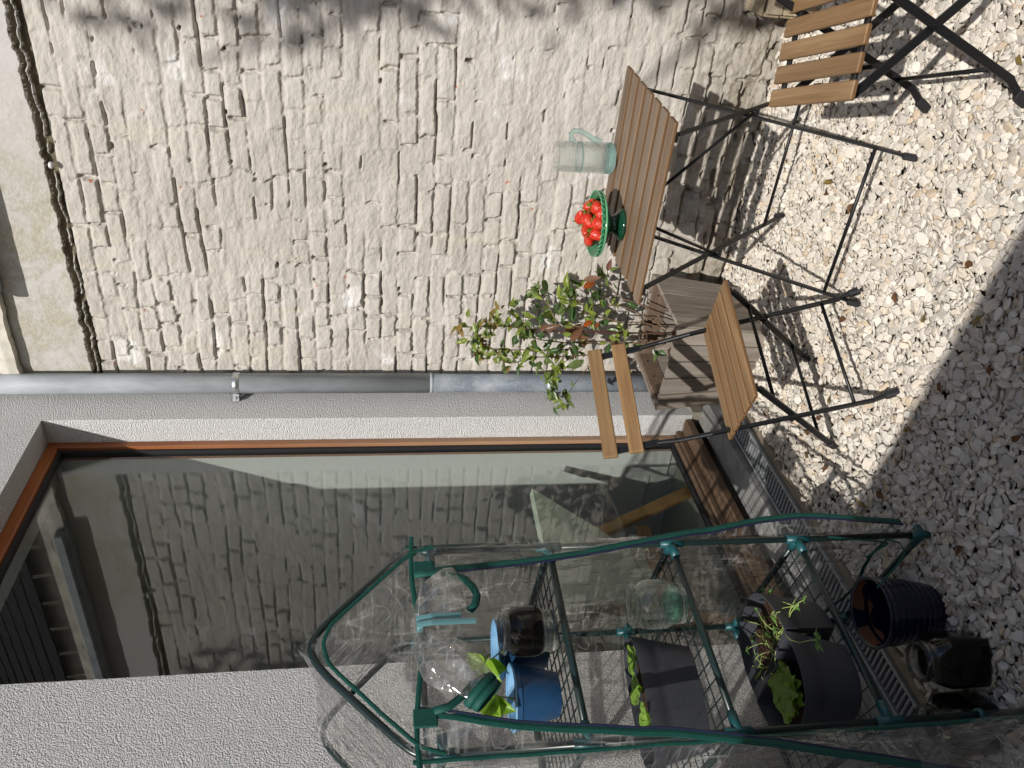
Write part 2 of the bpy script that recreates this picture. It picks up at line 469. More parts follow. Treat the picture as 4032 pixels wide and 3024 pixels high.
MT = dict(
    brick=mat_painted_brick(), plaster=mat_plaster(), facade=mat_roughcast('white_roughcast', (0.92, 0.915, 0.905)),
    plinth=mat_concrete('stained_plinth', (0.30, 0.275, 0.235), (0.10, 0.085, 0.06)),
    pebble=mat_pebble(), earth=simple('earth', (0.20, 0.175, 0.145), 0.95, 0.4, 30, 0.004),
    zinc=mat_zinc('painted_downpipe', (0.36, 0.39, 0.415), False), galv=mat_zinc('galvanised_pipe', (0.15, 0.175, 0.205), True),
    steel=simple('bright_steel', (0.55, 0.56, 0.57), 0.3, 0.15, 60, 0, 1, 0.5, Metallic=0.9),
    grate=simple('galvanised_grate', (0.36, 0.38, 0.40), 0.5, 0.3, 30, 0, 1, 0.5, Metallic=0.5),
    concrete=mat_concrete('sill_concrete', (0.36, 0.36, 0.35)), lip=mat_concrete('edging_concrete', (0.27, 0.23, 0.17)),
    dark=simple('dark_void', (0.012, 0.012, 0.012), 0.9),
    frame_wood=wood('oiled_frame', (0.19, 0.055, 0.015), (0.29, 0.095, 0.028), (0.36, 0.13, 0.045), 2, 0.4, False, 0.8, fade=(1.0, 2.5, (0.40, 0.27, 0.17))),
    sill_wood=wood('weathered_sill', (0.085, 0.055, 0.035), (0.15, 0.10, 0.065), (0.22, 0.155, 0.105), 0, 0.6, False, 0.8),
    table_wood=wood('table_acacia', (0.120, 0.079, 0.049), (0.192, 0.134, 0.087), (0.27, 0.198, 0.136), 1, 0.55, True, 0.9, weather=0.2, edge=(0.145, 0.078, 0.034)),
    chair_wood=wood('chair_acacia', (0.145, 0.082, 0.038), (0.250, 0.155, 0.076), (0.35, 0.235, 0.128), 0, 0.5, True, 0.9, edge=(0.16, 0.085, 0.036)), back_wood=wood('back_slat_acacia', (0.165, 0.095, 0.042), (0.285, 0.178, 0.085), (0.40, 0.268, 0.140), 0, 0.5, True, 0.9),
    planter_wood=wood('weathered_planter', (0.13, 0.108, 0.088), (0.235, 0.203, 0.17), (0.35, 0.31, 0.265), 2, 0.75, False, 0.8, 0.0012, 0.35),
    planter_in=wood('planter_inside', (0.09, 0.060, 0.042), (0.155, 0.108, 0.078), (0.22, 0.165, 0.125), 1, 0.8, False, 0.8),
    black=simple('black_powdercoat', (0.009, 0.009, 0.010), 0.38, 0.2, 50, 0.0003, 300, 0.35),
    rubber=simple('black_rubber', (0.016, 0.016, 0.018), 0.55),
    gh_tube=simple('green_black_tube', (0.010, 0.022, 0.021), 0.3, 0.2, 40, 0, 1, 0.5),
    gh_joint=simple('teal_joint', (0.008, 0.075, 0.085), 0.4, 0.12, 30, 0, 1, 0.5),
    gh_trim=simple('green_webbing', (0.006, 0.068, 0.052), 0.6, 0.35, 220, 0.0006, 500, 0.3),
    gh_zip=simple('navy_zip', (0.012, 0.016, 0.05), 0.5),
    tie=simple('pale_teal_tape', (0.13, 0.30, 0.32), 0.6, 0.1, 30),
    film=glass_sheet('clear_film', (0.975, 0.972, 0.96), 0.07, 0.10, ((20, 20, 8), 0.020), 0.09, 0.40),
    film2=glass_sheet('gathered_film', (0.86, 0.85, 0.83), 0.13, 0.14, ((11, 11, 15), 0.030), 0.26, 0.5),
    pane=glass_sheet('window_glass', (0.945, 0.965, 0.953), 0.085, 0.0),
    jug=solid_glass('aqua_glass', (0.965, 0.99, 0.987), 0.62), jug_base=solid_glass('aqua_base', (0.78, 0.955, 0.95), 0.35), jug_handle=solid_glass('aqua_handle', (0.78, 0.94, 0.93)), jar=solid_glass('clear_glass', (0.965, 0.985, 0.975), 0.22),
    jarg=solid_glass('green_glass', (0.68, 0.93, 0.83), 0.3), soil_black=mat_soil('black_soil', (0.014, 0.010, 0.007)), water=solid_glass('water', (0.99, 0.998, 0.998), 0.85),
    soil=mat_soil(), soil_dry=mat_soil('peaty_soil', (0.055, 0.029, 0.019)),
    blue=simple('blue_zinc_pot', (0.018, 0.070, 0.17), 0.35, 0.35, 14, 0.0004, 120, 0.5), blue_in=simple('pale_blue_inside', (0.17, 0.36, 0.58), 0.5, 0.12, 20),
    grey_pot=simple('charcoal_plastic', (0.044, 0.047, 0.056), 0.55, 0.12, 20, 0.0004, 600, 0.4),
    glaze=simple('navy_glaze', (0.006, 0.009, 0.028), 0.18, 0.3, 20, 0, 1, 0.6), terracotta=simple('terracotta', (0.17, 0.065, 0.028), 0.8),
    bowl=simple('green_glaze', (0.005, 0.042, 0.019), 0.10, 0.5, 30, 0, 1, 0.6), basin=simple('sunlit_green_glaze', (0.010, 0.125, 0.045), 0.12, 0.4, 40, 0, 1, 0.6), bowl_edge=simple('pale_green_glaze', (0.12, 0.34, 0.18), 0.15, 0.35, 60, 0, 1, 0.6),  # basin takes a brighter copy of the glaze, sunlight put into the colour
    berry=mat_berry(), calyx=leaf_mat('calyx_green', (0.17, 0.27, 0.05), (0.22, 0.28, 0.08)),
    stem=simple('brown_stem', (0.14, 0.085, 0.05), 0.6, 0.3, 60), stem_red=simple('red_stem', (0.085, 0.030, 0.028), 0.5), stem_green=simple('pale_green_stem', (0.28, 0.36, 0.10), 0.5),
    leaf_green=leaf_mat('leaf_green', (0.115, 0.165, 0.048), (0.14, 0.18, 0.065)), leaf_dark=leaf_mat('leaf_dark', (0.048, 0.095, 0.030), (0.07, 0.11, 0.04)),
    leaf_yg=leaf_mat('leaf_yellow_green', (0.20, 0.25, 0.045), (0.16, 0.21, 0.045)), leaf_bronze=leaf_mat('leaf_bronze', (0.20, 0.15, 0.045), (0.24, 0.14, 0.04)),
    leaf_brown=leaf_mat('leaf_dry_brown', (0.16, 0.075, 0.035), (0.12, 0.06, 0.03), 0.3, 0.6), leaf_orange=leaf_mat('leaf_orange', (0.42, 0.10, 0.025), (0.34, 0.09, 0.02)),
    leaf_red=leaf_mat('leaf_red_green', (0.20, 0.08, 0.07), (0.10, 0.14, 0.05)),
    lettuce=leaf_mat('lettuce_green', (0.30, 0.42, 0.08), (0.07, 0.16, 0.02), 0.3, 0.4), basil=leaf_mat('basil_green', (0.20, 0.36, 0.03), (0.26, 0.40, 0.05), 0.25, 0.35),
    seedling=leaf_mat('seedling_green', (0.26, 0.42, 0.07), (0.16, 0.30, 0.04), 0.3, 0.4), herb=leaf_mat('herb_green', (0.11, 0.24, 0.05), (0.15, 0.27, 0.07)),
    room=simple('room_paint', (0.64, 0.66, 0.63), 0.85, 0.05, 3), room_floor=simple('room_floor', (0.30, 0.31, 0.26), 0.6, 0.1, 4), room_shade=simple('room_shade_paint', (0.03, 0.03, 0.028), 0.9, 0.2, 2),  # far walls and ceiling: dimness of the room put into their colour
    cushion=simple('sage_fabric', (0.56, 0.62, 0.50), 0.9, 0.08, 60, 0.001, 500, 0.2), chair_oak=wood('armchair_oak', (0.25, 0.14, 0.05), (0.36, 0.22, 0.09), (0.45, 0.30, 0.14), 1, 0.45, False),
    fascia=mat_concrete('flaking_white_paint', (0.66, 0.63, 0.55), (0.40, 0.36, 0.27)), slate=simple('roof_slate', (0.022, 0.021, 0.020), 0.7, 0.4, 12, 0.002),
    bark=simple('bark', (0.09, 0.065, 0.045), 0.9, 0.4, 30, 0.006, 60), tree_leaf=leaf_mat('tree_leaf', (0.05, 0.10, 0.025), (0.08, 0.12, 0.04)),
    garden_wall=simple('garden_wall_render', (0.40, 0.38, 0.35), 0.9, 0.15, 4, 0.003, 60),
    tag_white=simple('white_tag', (0.62, 0.62, 0.62), 0.5), tag_ink=simple('tag_ink', (0.05, 0.05, 0.05), 0.5), tag_green=simple('tag_green', (0.12, 0.30, 0.14), 0.5),
    crate_wood=wood('pale_crate', (0.20, 0.16, 0.10), (0.33, 0.27, 0.18), (0.45, 0.38, 0.27), 0, 0.7, False, 0.8, 0.001, 0.25),
)
XW, YF = 3.05, 2.08            # face of the brick wall, face of the house
WX0, WX1, WZ0, WZ1 = 1.59, 2.82, 0.06, 2.77   # window opening

# ---------------------------------------------------------------- noise fields for the wall
def vnoise(Y, Z, sy, sz, seed):
    """value noise on a lattice of cell sy x sz"""
    g = np.random.default_rng(seed)
    T = g.random((97, 101))
    a = Y / sy + 31.7; b = Z / sz + 17.3
    i = np.floor(a).astype(int); j = np.floor(b).astype(int)
    u = a - i; v = b - j
    u = u * u * u * (u * (u * 6 - 15) + 10); v = v * v * v * (v * (v * 6 - 15) + 10)
    t = lambda p, q: T[p % 97, q % 101]
    return (t(i, j) * (1 - u) + t(i + 1, j) * u) * (1 - v) + (t(i, j + 1) * (1 - u) + t(i + 1, j + 1) * u) * v
def fbm(Y, Z, sy, sz, seed, oct=4, gain=0.5):
    s = 0; a = 1; n = 0
    for o in range(oct):
        s = s + a * vnoise(Y, Z, sy / 2 ** o, sz / 2 ** o, seed + o * 13); n += a; a *= gain
    return s / n * 2 - 1
def sstep(a, b, x):
    t = np.clip((x - a) / (b - a), 0, 1); return t * t * (3 - 2 * t)

def patch_mesh(name, P, N, quads, origin):
    """mesh from the quads of the shared relief that belong to one piece; keeps the relief's own normals"""
    used, inv = np.unique(quads.ravel(), return_inverse=True)
    me = bpy.data.meshes.new(name)
    v = P[used] - np.array(origin)
    me.vertices.add(len(used)); me.vertices.foreach_set('co', v.astype(np.float32).ravel())
    q = inv.astype(np.int32); nq = len(quads)
    me.loops.add(nq * 4); me.loops.foreach_set('vertex_index', q)
    me.polygons.add(nq)
    me.polygons.foreach_set('loop_start', np.arange(nq, dtype=np.int32) * 4)
    me.update(calc_edges=True)
    me.polygons.foreach_set('use_smooth', np.ones(nq, dtype=bool))
    me.normals_split_custom_set_from_vertices([tuple(n) for n in N[used]])
    return me

def build_brick_wall():
    root = thing('brick_wall', 'long old brick wall painted off-white beside the bistro table', 'wall', (XW, 0.7, 0))
    org = ORG[root.name]
    st = 0.0048; y0, y1, z0, z1 = -0.75, YF - 0.004, -0.06, 2.587
    ys = np.linspace(y0, y1, int((y1 - y0) / st) + 1); zs = np.linspace(z0, z1, int((z1 - z0) / 0.0036) + 1)
    sz = zs[1] - zs[0]
    Y, Z = np.meshgrid(ys, zs, indexing='ij')
    ch = 0.0672
    wy = fbm(Y, Z, 0.30, 0.20, 5) * 0.020 + fbm(Y, Z, 0.05, 0.05, 6, 3) * 0.004
    wz = fbm(Y, Z, 0.50, 0.22, 9) * 0.016 + fbm(Y, Z, 0.09, 0.08, 19, 3) * 0.0032
    Yp = Y + wy; Zp = Z + wz + 0.095
    K = np.floor(Zp / ch).astype(int)
    nK = K.max() + 1
    lab = np.full(Y.shape, -1); du = np.zeros(Y.shape); size = []
    base = 0; g = np.random.default_rng(21)
    bl, br = np.zeros(Y.shape), np.zeros(Y.shape)
    for k in range(nK):
        joints = [y0 - 0.4 + g.uniform(0, 0.2)]
        hdr = g.random() < 0.3
        while joints[-1] < y1 + 0.4:
            if g.random() < (0.9 if hdr else 0.40): w = g.uniform(0.095, 0.118)
            else: w = g.uniform(0.172, 0.218)
            joints.append(joints[-1] + w)
        joints = np.array(joints)
        m = K == k
        idx = np.searchsorted(joints, Yp[m])
        l, r = joints[idx - 1], joints[np.minimum(idx, len(joints) - 1)]
        lab[m] = base + idx; bl[m] = Yp[m] - l; br[m] = r - Yp[m]
        base += len(joints) + 1
    nb = base
    rb = g.random((6, nb))
    zi = Zp - K * ch
    gap = 0.0035 + 0.005 * rb[0][lab]
    edge = fbm(Y, Z, 0.032, 0.028, 33, 4, 0.65) * 0.0085
    a = np.minimum(bl, br) - gap + edge; b = np.minimum(zi, ch - zi) - gap * 0.8 + edge
    rr = 0.009
    d = np.where((a > rr) & (b > rr), np.minimum(a, b), rr - np.hypot(np.maximum(rr - a, 0), np.maximum(rr - b, 0)))
    prof = sstep(-0.002, 0.0065, d)
    cov = fbm(Y, Z, 0.55, 0.34, 71, 3)                     # how thickly the wall was plastered over
    cov = cov + 0.9 * np.exp(-((Y - 0.75) / 0.55) ** 2 - ((Z - 0.95) / 0.45) ** 2) - 0.25 * sstep(1.1, 1.6, Y) * sstep(0.7, 1.2, Z)
    S = sstep(-0.18, 0.62, cov)
    surf = fbm(Y, Z, 0.06, 0.030, 55, 5, 0.65) * 0.0044 + fbm(Y, Z, 0.16, 0.12, 58, 2) * 0.0035
    hb = (rb[1][lab] - 0.5) * 0.014 + (rb[2][lab] - 0.5) * 0.05 * (zi - ch / 2) * 2 + surf
    hm = -0.0062 + fbm(Y, Z, 0.11, 0.05, 81, 4, 0.6) * 0.009 + surf
    hs = -0.001 + surf * 1.5
    hb2 = hb * (1 - 0.55 * S) + hs * 0.55 * S
    hm2 = hm * (1 - S) + hs * S
    h = hm2 + (hb2 - hm2) * prof
    # open joints: dark slots under and beside single bricks
    pres = sstep(0.05, 0.24, fbm(Y, Z, 0.13, 0.09, 91, 4) + (rb[3][lab] - 0.5) * 0.75 - 0.30 * S)
    under = np.exp(-((zi - 0.004 - 0.003 * fbm(Y, Z, 0.04, 0.04, 95, 3)) / (0.0022 + 0.0022 * rb[5][lab])) ** 2) * pres
    pv = sstep(0.12, 0.3, fbm(Y, Z, 0.06, 0.06, 97, 2) + (rb[4][lab] - 0.5) * 0.7 - 0.5 * S)
    side = np.exp(-((np.minimum(bl, br) - 0.003) / 0.0042) ** 2) * pv * 0.8
    h = h - 0.019 * np.maximum(under, side)
    hole = sstep(0.76, 0.84, fbm(Y, Z, 0.045, 0.04, 111, 2)) * (1 - prof)
    h = h - 0.03 * hole
    # crumbling foot and rubble stones near the planter
    low = 1 - sstep(0.12, 0.42, Z)
    h = h + low * (fbm(Y, Z, 0.11, 0.075, 121, 5, 0.6) * 0.020 - 0.03 * sstep(0.30, 0.42, fbm(Y, Z, 0.14, 0.05, 131, 3)))
    ston = np.exp(-((Y - 1.35) / 0.24) ** 2) * (1 - sstep(0.16, 0.24, Z))
    h = h + ston * (0.05 + 0.035 * np.abs(fbm(Y, Z, 0.16, 0.09, 141, 4)) - 0.05 * np.exp(-((Z - 0.10) / 0.012) ** 2) - 0.04 * np.exp(-((Z - 0.005) / 0.014) ** 2))
    P = np.stack([XW - h, Y, Z], -1)
    hy = np.gradient(h, st, axis=0); hz = np.gradient(h, sz, axis=1)
    N = np.stack([-np.ones_like(h), -hy, -hz], -1); N /= np.linalg.norm(N, axis=-1, keepdims=True)
    ny, nz = Y.shape
    vid = np.arange(ny * nz).reshape(ny, nz)
    Q = np.stack([vid[:-1, :-1], vid[:-1, 1:], vid[1:, 1:], vid[1:, :-1]], -1).reshape(-1, 4)
    lc = lab[:-1, :-1].ravel(); pc = (prof[:-1, :-1] > 0.25).ravel(); sc = S[:-1, :-1].ravel()
    yc = Y[:-1, :-1].ravel(); zc = Z[:-1, :-1].ravel()
    P = P.reshape(-1, 3); N = N.reshape(-1, 3)
    # which bricks stand out enough to be told apart
    cand = []
    isb = pc & (sc < 0.72)
    cnt = np.bincount(lc[isb], minlength=nb); tot = np.bincount(lc, minlength=nb)
    ysum = np.bincount(lc[isb], weights=yc[isb], minlength=nb); zsum = np.bincount(lc[isb], weights=zc[isb], minlength=nb)
    for i in range(nb):
        if cnt[i] > 60 and cnt[i] > 0.45 * tot[i]:
            yy, zz = ysum[i] / cnt[i], zsum[i] / cnt[i]
            seen = yy > 0.22 + 0.25 * max(0, zz - 1.0) / 1.5
            if seen: cand.append((cnt[i] / (9 + (2 - yy)), i))
    cand.sort(reverse=True)
    pick = [i for _, i in cand[:298]]
    order = np.argsort(lc, kind='stable'); starts = np.searchsorted(lc[order], np.arange(nb + 1))
    taken = np.zeros(len(Q), bool)
    for i in pick:
        ids = order[starts[i]:starts[i + 1]]
        ids = ids[pc[ids]]
        taken[ids] = True
        me = patch_mesh('brick', P, N, Q[ids], org)
        me.materials.append(MT['brick'])
        obj('brick', me, None, root)
    rest = (~taken) & isb
    me = patch_mesh('brickwork', P, N, Q[rest], org); me.materials.append(MT['brick'])
    obj('brickwork', me, None, root, stuff=True)
    me = patch_mesh('mortar', P, N, Q[(~taken) & ~isb], org); me.materials.append(MT['brick'])
    obj('mortar', me, None, root)
    # plaster band above, with its broken lower edge and the dirty groove under it
    zs2 = np.arange(2.587, 2.96, 0.0035)
    Y2, Z2 = np.meshgrid(ys, zs2, indexing='ij')
    line = 2.622 + 0.016 * sstep(1.4, 0.2, Y2) + fbm(Y2, Z2 * 0 + 3, 0.05, 1, 151, 4, 0.65) * 0.014
    pl = sstep(-0.002, 0.004, Z2 - line)
    rid = line - 0.021 + fbm(Y2, Z2 * 0 + 7, 0.04, 1, 161, 3) * 0.006
    ridge = np.exp(-((Z2 - rid) / 0.0062) ** 2) * sstep(-0.25, 0.05, fbm(Y2, Z2 * 0 + 1, 0.10, 1, 171, 3) + 0.5 * sstep(1.35, 0.7, Y2) - 0.1)
    h2 = 0.012 * pl + (1 - pl) * (-0.016 + fbm(Y2, Z2, 0.03, 0.03, 181, 3) * 0.006) + ridge * 0.028 * (1 - pl) + pl * (fbm(Y2, Z2, 0.10, 0.10, 191, 4) * 0.003)
    P2 = np.stack([XW - h2, Y2, Z2], -1).reshape(-1, 3)
    hy = np.gradient(h2, st, axis=0); hz = np.gradient(h2, 0.0035, axis=1)
    N2 = np.stack([-np.ones_like(h2), -hy, -hz], -1); N2 /= np.linalg.norm(N2, axis=-1, keepdims=True); N2 = N2.reshape(-1, 3)
    vid = np.arange(Y2.size).reshape(Y2.shape)
    Q2 = np.stack([vid[:-1, :-1], vid[:-1, 1:], vid[1:, 1:], vid[1:, :-1]], -1).reshape(-1, 4)
    isp = ((pl + ridge) > 0.35)[:-1, :-1].ravel()
    me = patch_mesh('plaster_band', P2, N2, Q2[isp], org); me.materials.append(MT['plaster']); obj('plaster_band', me, None, root)
    me = patch_mesh('dirty_groove', P2, N2, Q2[~isp], org)
    me.materials.append(simple('groove_dirt', (0.16, 0.135, 0.09), 0.95, 0.4, 40, 0.004)); obj('dirty_groove', me, None, root)
    # wall body behind the relief and its run beyond the picture
    mb = MB().box((XW + 0.16, 0.66, 1.44), (0.24, 2.84, 3.04))
    mb.box((XW + 0.12, -3.4, 1.44), (0.25, 5.26, 3.04))
    obj('wall_core', mb, MT['brick'], root)
    return root
build_brick_wall()
# white pebble lodged in the groove
pb = MB().lathe([(0.0001, -0.010), (0.010, -0.006), (0.013, 0), (0.009, 0.006), (0.0001, 0.009)], 12, PX(200, 650, XW - 0.02))
o = obj('pebble', pb, MT['tag_white'], None, True); o['label'] = 'tiny white pebble stuck in the groove under the plaster band'; o['category'] = 'pebble'

# ---------------------------------------------------------------- eaves of the outbuilding on top of the wall
def build_eaves():
    root = thing('outbuilding_roof', 'flaking white eaves board and dark slates above the painted brick wall', 'roof', (XW, 0.6, 2.9))
    mb = MB()
    def prof(yv, zl, zh, proud, seed):
        def fn(u, v):
            y = yv[0] + (yv[1] - yv[0]) * u
            e = 0.010 * mnoise.noise(Vector((y * 7, seed, 0))) + 0.005 * mnoise.noise(Vector((y * 25, seed, 4)))
            pts = [(0.02, zl + e), (proud, zl + e), (proud + 0.004, (zl + zh) / 2), (proud, zh + e * 0.6), (0.0, zh)]
            i = min(3, int(v * 4)); f = v * 4 - i
            a, b = pts[i], pts[i + 1]
            return (XW - (a[0] + (b[0] - a[0]) * f), y, a[1] + (b[1] - a[1]) * f)
        return fn
    m = MB().grid(prof((-2.5, YF - 0.07), 2.885, 2.955, 0.055, 3), 160, 4); obj('eaves_board', m, MT['fascia'], root)
    m = MB().grid(prof((-2.5, YF - 0.07), 2.962, 3.10, 0.035, 9), 160, 4); obj('upper_board', m, MT['fascia'], root)
    m = MB().cbox((XW - 0.065, -0.45, 2.895), (0.10, 4.14, 0.045), 0.006); obj('lead_flashing', m, MT['zinc'], root)
    # slates climbing away from the yard
    m = MB(); sl = rad(46)
    for r in range(12):
        for k in range(26):
            y = -2.8 + 0.19 * k + (0.095 if r % 2 else 0)
            d = 0.16 * r
            c = Vector((XW - 0.02 + d * math.cos(sl), y, 3.13 + d * math.sin(sl) + 0.01))
            m.box(c, (0.24, 0.183, 0.008), ROT('Y', -sl + R.uniform(0.03, 0.07)))
    obj('slate_courses', m, MT['slate'], root, stuff=True)
    obj('roof_deck', MB().box((XW + 0.68, -0.5, 3.75), (1.9, 4.9, 0.05), ROT('Y', -sl)), MT['slate'], root)
build_eaves()

# ---------------------------------------------------------------- house front with the tall window
def build_house():
    root = thing('house', 'white roughcast house front with a tall window in a wooden frame', 'house', (1.0, YF, 0))
    w = MB(); T = 0.34
    w.box(((WX0 - 2.2) / 2, YF + T / 2, 2.04), (WX0 + 2.2, T, 3.92))
    w.box(((WX1 + XW) / 2 + 0.045, YF + T / 2, 2.04), (XW - WX1 + 0.09, T, 3.92))
    w.box(((WX0 + WX1) / 2, YF + T / 2, (WZ1 + 4.0) / 2), (WX1 - WX0, T, 4.0 - WZ1))
    obj('wall', w, MT['facade'], root)
    obj('plinth', MB().box(((WX0 - 2.2) / 2, YF + T / 2, 0.0), (WX0 + 2.2, T + 0.02, 0.16)), MT['plinth'], root)
    obj('plinth', MB().box(((WX1 + XW) / 2, YF + T / 2, 0.0), (XW - WX1 - 0.01, T + 0.02, 0.16)), MT['plinth'], root)
    # window: frame > gasket, pane
    yf = 2.19; fw = 0.034; fd = 0.07
    fr = MB()
    fr.cbox((WX1 - fw / 2, yf + fd / 2, (0.14 + WZ1) / 2), (fw, fd, WZ1 - 0.14 - 0.004), 0.004)
    fr.cbox((WX0 + fw / 2, yf + fd / 2, (0.14 + WZ1) / 2), (fw, fd, WZ1 - 0.14 - 0.004), 0.004)
    frame = obj('window_frame', fr, MT['frame_wood'], root)
    fh = wood('frame_head', (0.19, 0.055, 0.015), (0.29, 0.095, 0.028), (0.36, 0.13, 0.045), 0, 0.4, False, 0.8)
    obj('frame_head', MB().cbox(((WX0 + WX1) / 2, yf + fd / 2, WZ1 - 0.024), (WX1 - WX0 - 2 * fw - 0.002, fd, 0.045), 0.004), fh, frame)
    gk = MB()
    x0, x1, za, zb = WX0 + fw, WX1 - fw, 0.155, WZ1 - 0.047
    for (c, d) in (((x1 - 0.007, yf + 0.03, (za + zb) / 2), (0.012, 0.03, zb - za)), ((x0 + 0.007, yf + 0.03, (za + zb) / 2), (0.012, 0.03, zb - za)),
                   (((x0 + x1) / 2, yf + 0.03, zb - 0.007), (x1 - x0 - 0.03, 0.03, 0.012)), (((x0 + x1) / 2, yf + 0.03, za + 0.007), (x1 - x0 - 0.03, 0.03, 0.012))):
        gk.box(c, d)
    obj('gasket', gk, MT['rubber'], frame)
    obj('glass_pane', MB().box(((x0 + x1) / 2, yf + 0.032, (za + zb) / 2), (x1 - x0 - 0.004, 0.006, zb - za - 0.004)), MT['pane'], frame)
    xs = WX1 - WX0 - 0.006; xm = (WX0 + WX1) / 2
    obj('frame_bottom_rail', MB().cbox((xm, 2.225, 0.128), (xs, 0.075, 0.052), 0.005), MT['sill_wood'], root)
    obj('wooden_sill', MB().cbox((xm, 2.143, 0.096), (xs, 0.085, 0.034), 0.004), MT['sill_wood'], root)
    obj('sill_moulding', MB().cbox((xm, 2.176, 0.128), (xs, 0.018, 0.026), 0.003), MT['sill_wood'], root)
    obj('concrete_sill', MB().cbox((1.9, 2.06, -0.005), (1.84, 0.13, 0.10), 0.006), MT['concrete'], root)
    # the room behind the glass
    iw = MB(); Y0, Y1 = YF + T, 5.2
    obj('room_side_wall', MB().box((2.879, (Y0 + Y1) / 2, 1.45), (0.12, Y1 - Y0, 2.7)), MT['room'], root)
    obj('room_side_wall', MB().box((-0.1, (Y0 + Y1) / 2, 1.45), (0.12, Y1 - Y0, 2.7)), MT['room_shade'], root)
    obj('room_back_wall', MB().box((1.43, Y1 + 0.06, 1.45), (3.2, 0.12, 2.7)), MT['room_shade'], root)
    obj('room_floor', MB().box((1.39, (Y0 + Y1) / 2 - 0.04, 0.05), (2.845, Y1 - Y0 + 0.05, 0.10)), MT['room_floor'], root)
    obj('room_ceiling', MB().box((1.43, (Y0 + Y1) / 2, 2.84), (3.2, Y1 - Y0, 0.08)), MT['room_shade'], root)
    obj('inner_reveal', MB().box((2.812, 2.342, 1.45), (0.012, 0.156, 2.62)), MT['room'], root)
    obj('skirting_strip', MB().box((2.814, 2.75, 0.225), (0.010, 0.66, 0.012)), MT['tag_white'], root)
build_house()

def build_armchair():
    root = thing('armchair', 'pale sage armchair with wooden arms behind the window glass', 'armchair', (2.35, 2.95, 0.1))
    # reclining back cushion, lit on the side that faces the window
    def slab(a, b, c, d, t, mat, name):
        m = MB(); n = (b - a).cross(d - a).normalized() * t
        m.grid(lambda u, v: (a + (b - a) * u + (d - a) * v + (c - b - d + a) * u * v) + n * (0.5 + 0.5 * math.sin(math.pi * min(max(u, 0.02), 0.98)) * math.sin(math.pi * min(max(v, 0.02), 0.98)) ** 0.5 * 0.5), 12, 12)
        m.grid(lambda u, v: (a + (b - a) * u + (d - a) * v + (c - b - d + a) * u * v), 12, 12, True)
        k = len(m.v) // 2
        for i in range(12):
            for (p, q) in ((i, i + 1), (13 * 12 + i + 1, 13 * 12 + i), (13 * (i + 1), 13 * i), (13 * i + 12, 13 * (i + 1) + 12)):
                m.f.append((q, p, p + k, q + k))
        return autosmooth(obj(name, m, mat, root), 55)
    V = Vector
    slab(V((2.06, 2.37, 0.44)), V((2.31, 2.37, 0.46)), V((2.575, 2.275, 0.825)), V((1.92, 2.275, 0.835)), -0.07, MT['cushion'], 'back_cushion')
    slab(V((1.98, 2.45, 0.36)), V((2.46, 2.45, 0.36)), V((2.48, 2.95, 0.42)), V((1.96, 2.95, 0.42)), 0.09, MT['cushion'], 'seat_cushion')
    obj('rear_leg', MB().bar((2.37, 2.40, 0.66), (2.60, 2.33, 0.103), 0.055, 0.026, (0, 1, 0)), MT['chair_oak'], root)
    obj('rear_leg', MB().bar((2.04, 2.40, 0.66), (1.86, 2.33, 0.103), 0.055, 0.026, (0, 1, 0)), MT['chair_oak'], root)
    for x in (1.94, 2.50):
        obj('front_leg', MB().bar((x, 2.90, 0.35), (x + (0.04 if x > 2.3 else -0.04), 2.96, 0.103), 0.045, 0.03, (0, 1, 0)), MT['chair_oak'], root)
    obj('seat_rail', MB().bar((1.94, 2.445, 0.335), (2.50, 2.445, 0.335), 0.03, 0.06), MT['chair_oak'], root)
build_armchair()

# ---------------------------------------------------------------- downpipe in the corner
def build_downpipe():
    cx, cy, r = 2.985, 2.018, 0.0425
    root = thing('downpipe', 'grey zinc rain downpipe in the corner between house and brick wall', 'downpipe', (cx, cy, 0))
    seam = 1.235
    obj('upper_pipe', MB().tube([(cx, cy, seam + 0.001), (cx, cy, 4.2)], r, 28), MT['zinc'], root, True)
    obj('lower_pipe', MB().tube([(cx, cy, -0.05), (cx, cy, seam + 0.05)], r * 0.965, 28), MT['galv'], root, True)
    obj('collar', MB().lathe([(r * 0.97, 0), (r * 1.06, 0.003), (r * 1.06, 0.010), (r * 1.0, 0.013)], 28, (cx, cy, seam - 0.006)), MT['zinc'], root, True)
    for z, l in ((2.035, 'bright clamp high on the pipe'), (0.70, 'clear worn clamp low on the pipe')):
        cl = obj('pipe_clamp', MB().lathe([(r * 1.0, 0), (r * 1.09, 0.002), (r * 1.09, 0.026), (r * 1.0, 0.028)], 28, (cx, cy, z)), MT['steel'] if z > 1 else MT['grate'], root, True, label=l)
        d = Vector((-0.80, -0.58, 0)).normalized(); s = Vector((-0.58, 0.80, 0))
        e = Vector((cx, cy, z + 0.014)) + s * r * 1.15
        m = MB().cbox(e + s * 0.012, (0.006, 0.03, 0.026), 0.001, ROT('Z', math.atan2(s.y, s.x) - math.pi / 2)).cbox(e + s * 0.012 + d * 0.012, (0.006, 0.03, 0.026), 0.001, ROT('Z', math.atan2(s.y, s.x) - math.pi / 2))
        m.tube([e + s * 0.014 - d * 0.015, e + s * 0.014 + d * 0.030], 0.0035, 8)
        m.lathe([(0.0002, -0.003), (0.0065, -0.003), (0.0065, 0.003), (0.0002, 0.003)], 6, e + s * 0.014 + d * 0.018)
        obj('clamp_screw', m, MT['steel'], cl)
    obj('wall_bracket', MB().box((cx, cy + 0.045, 2.049), (0.012, 0.05, 0.012)), MT['steel'], root)
build_downpipe()

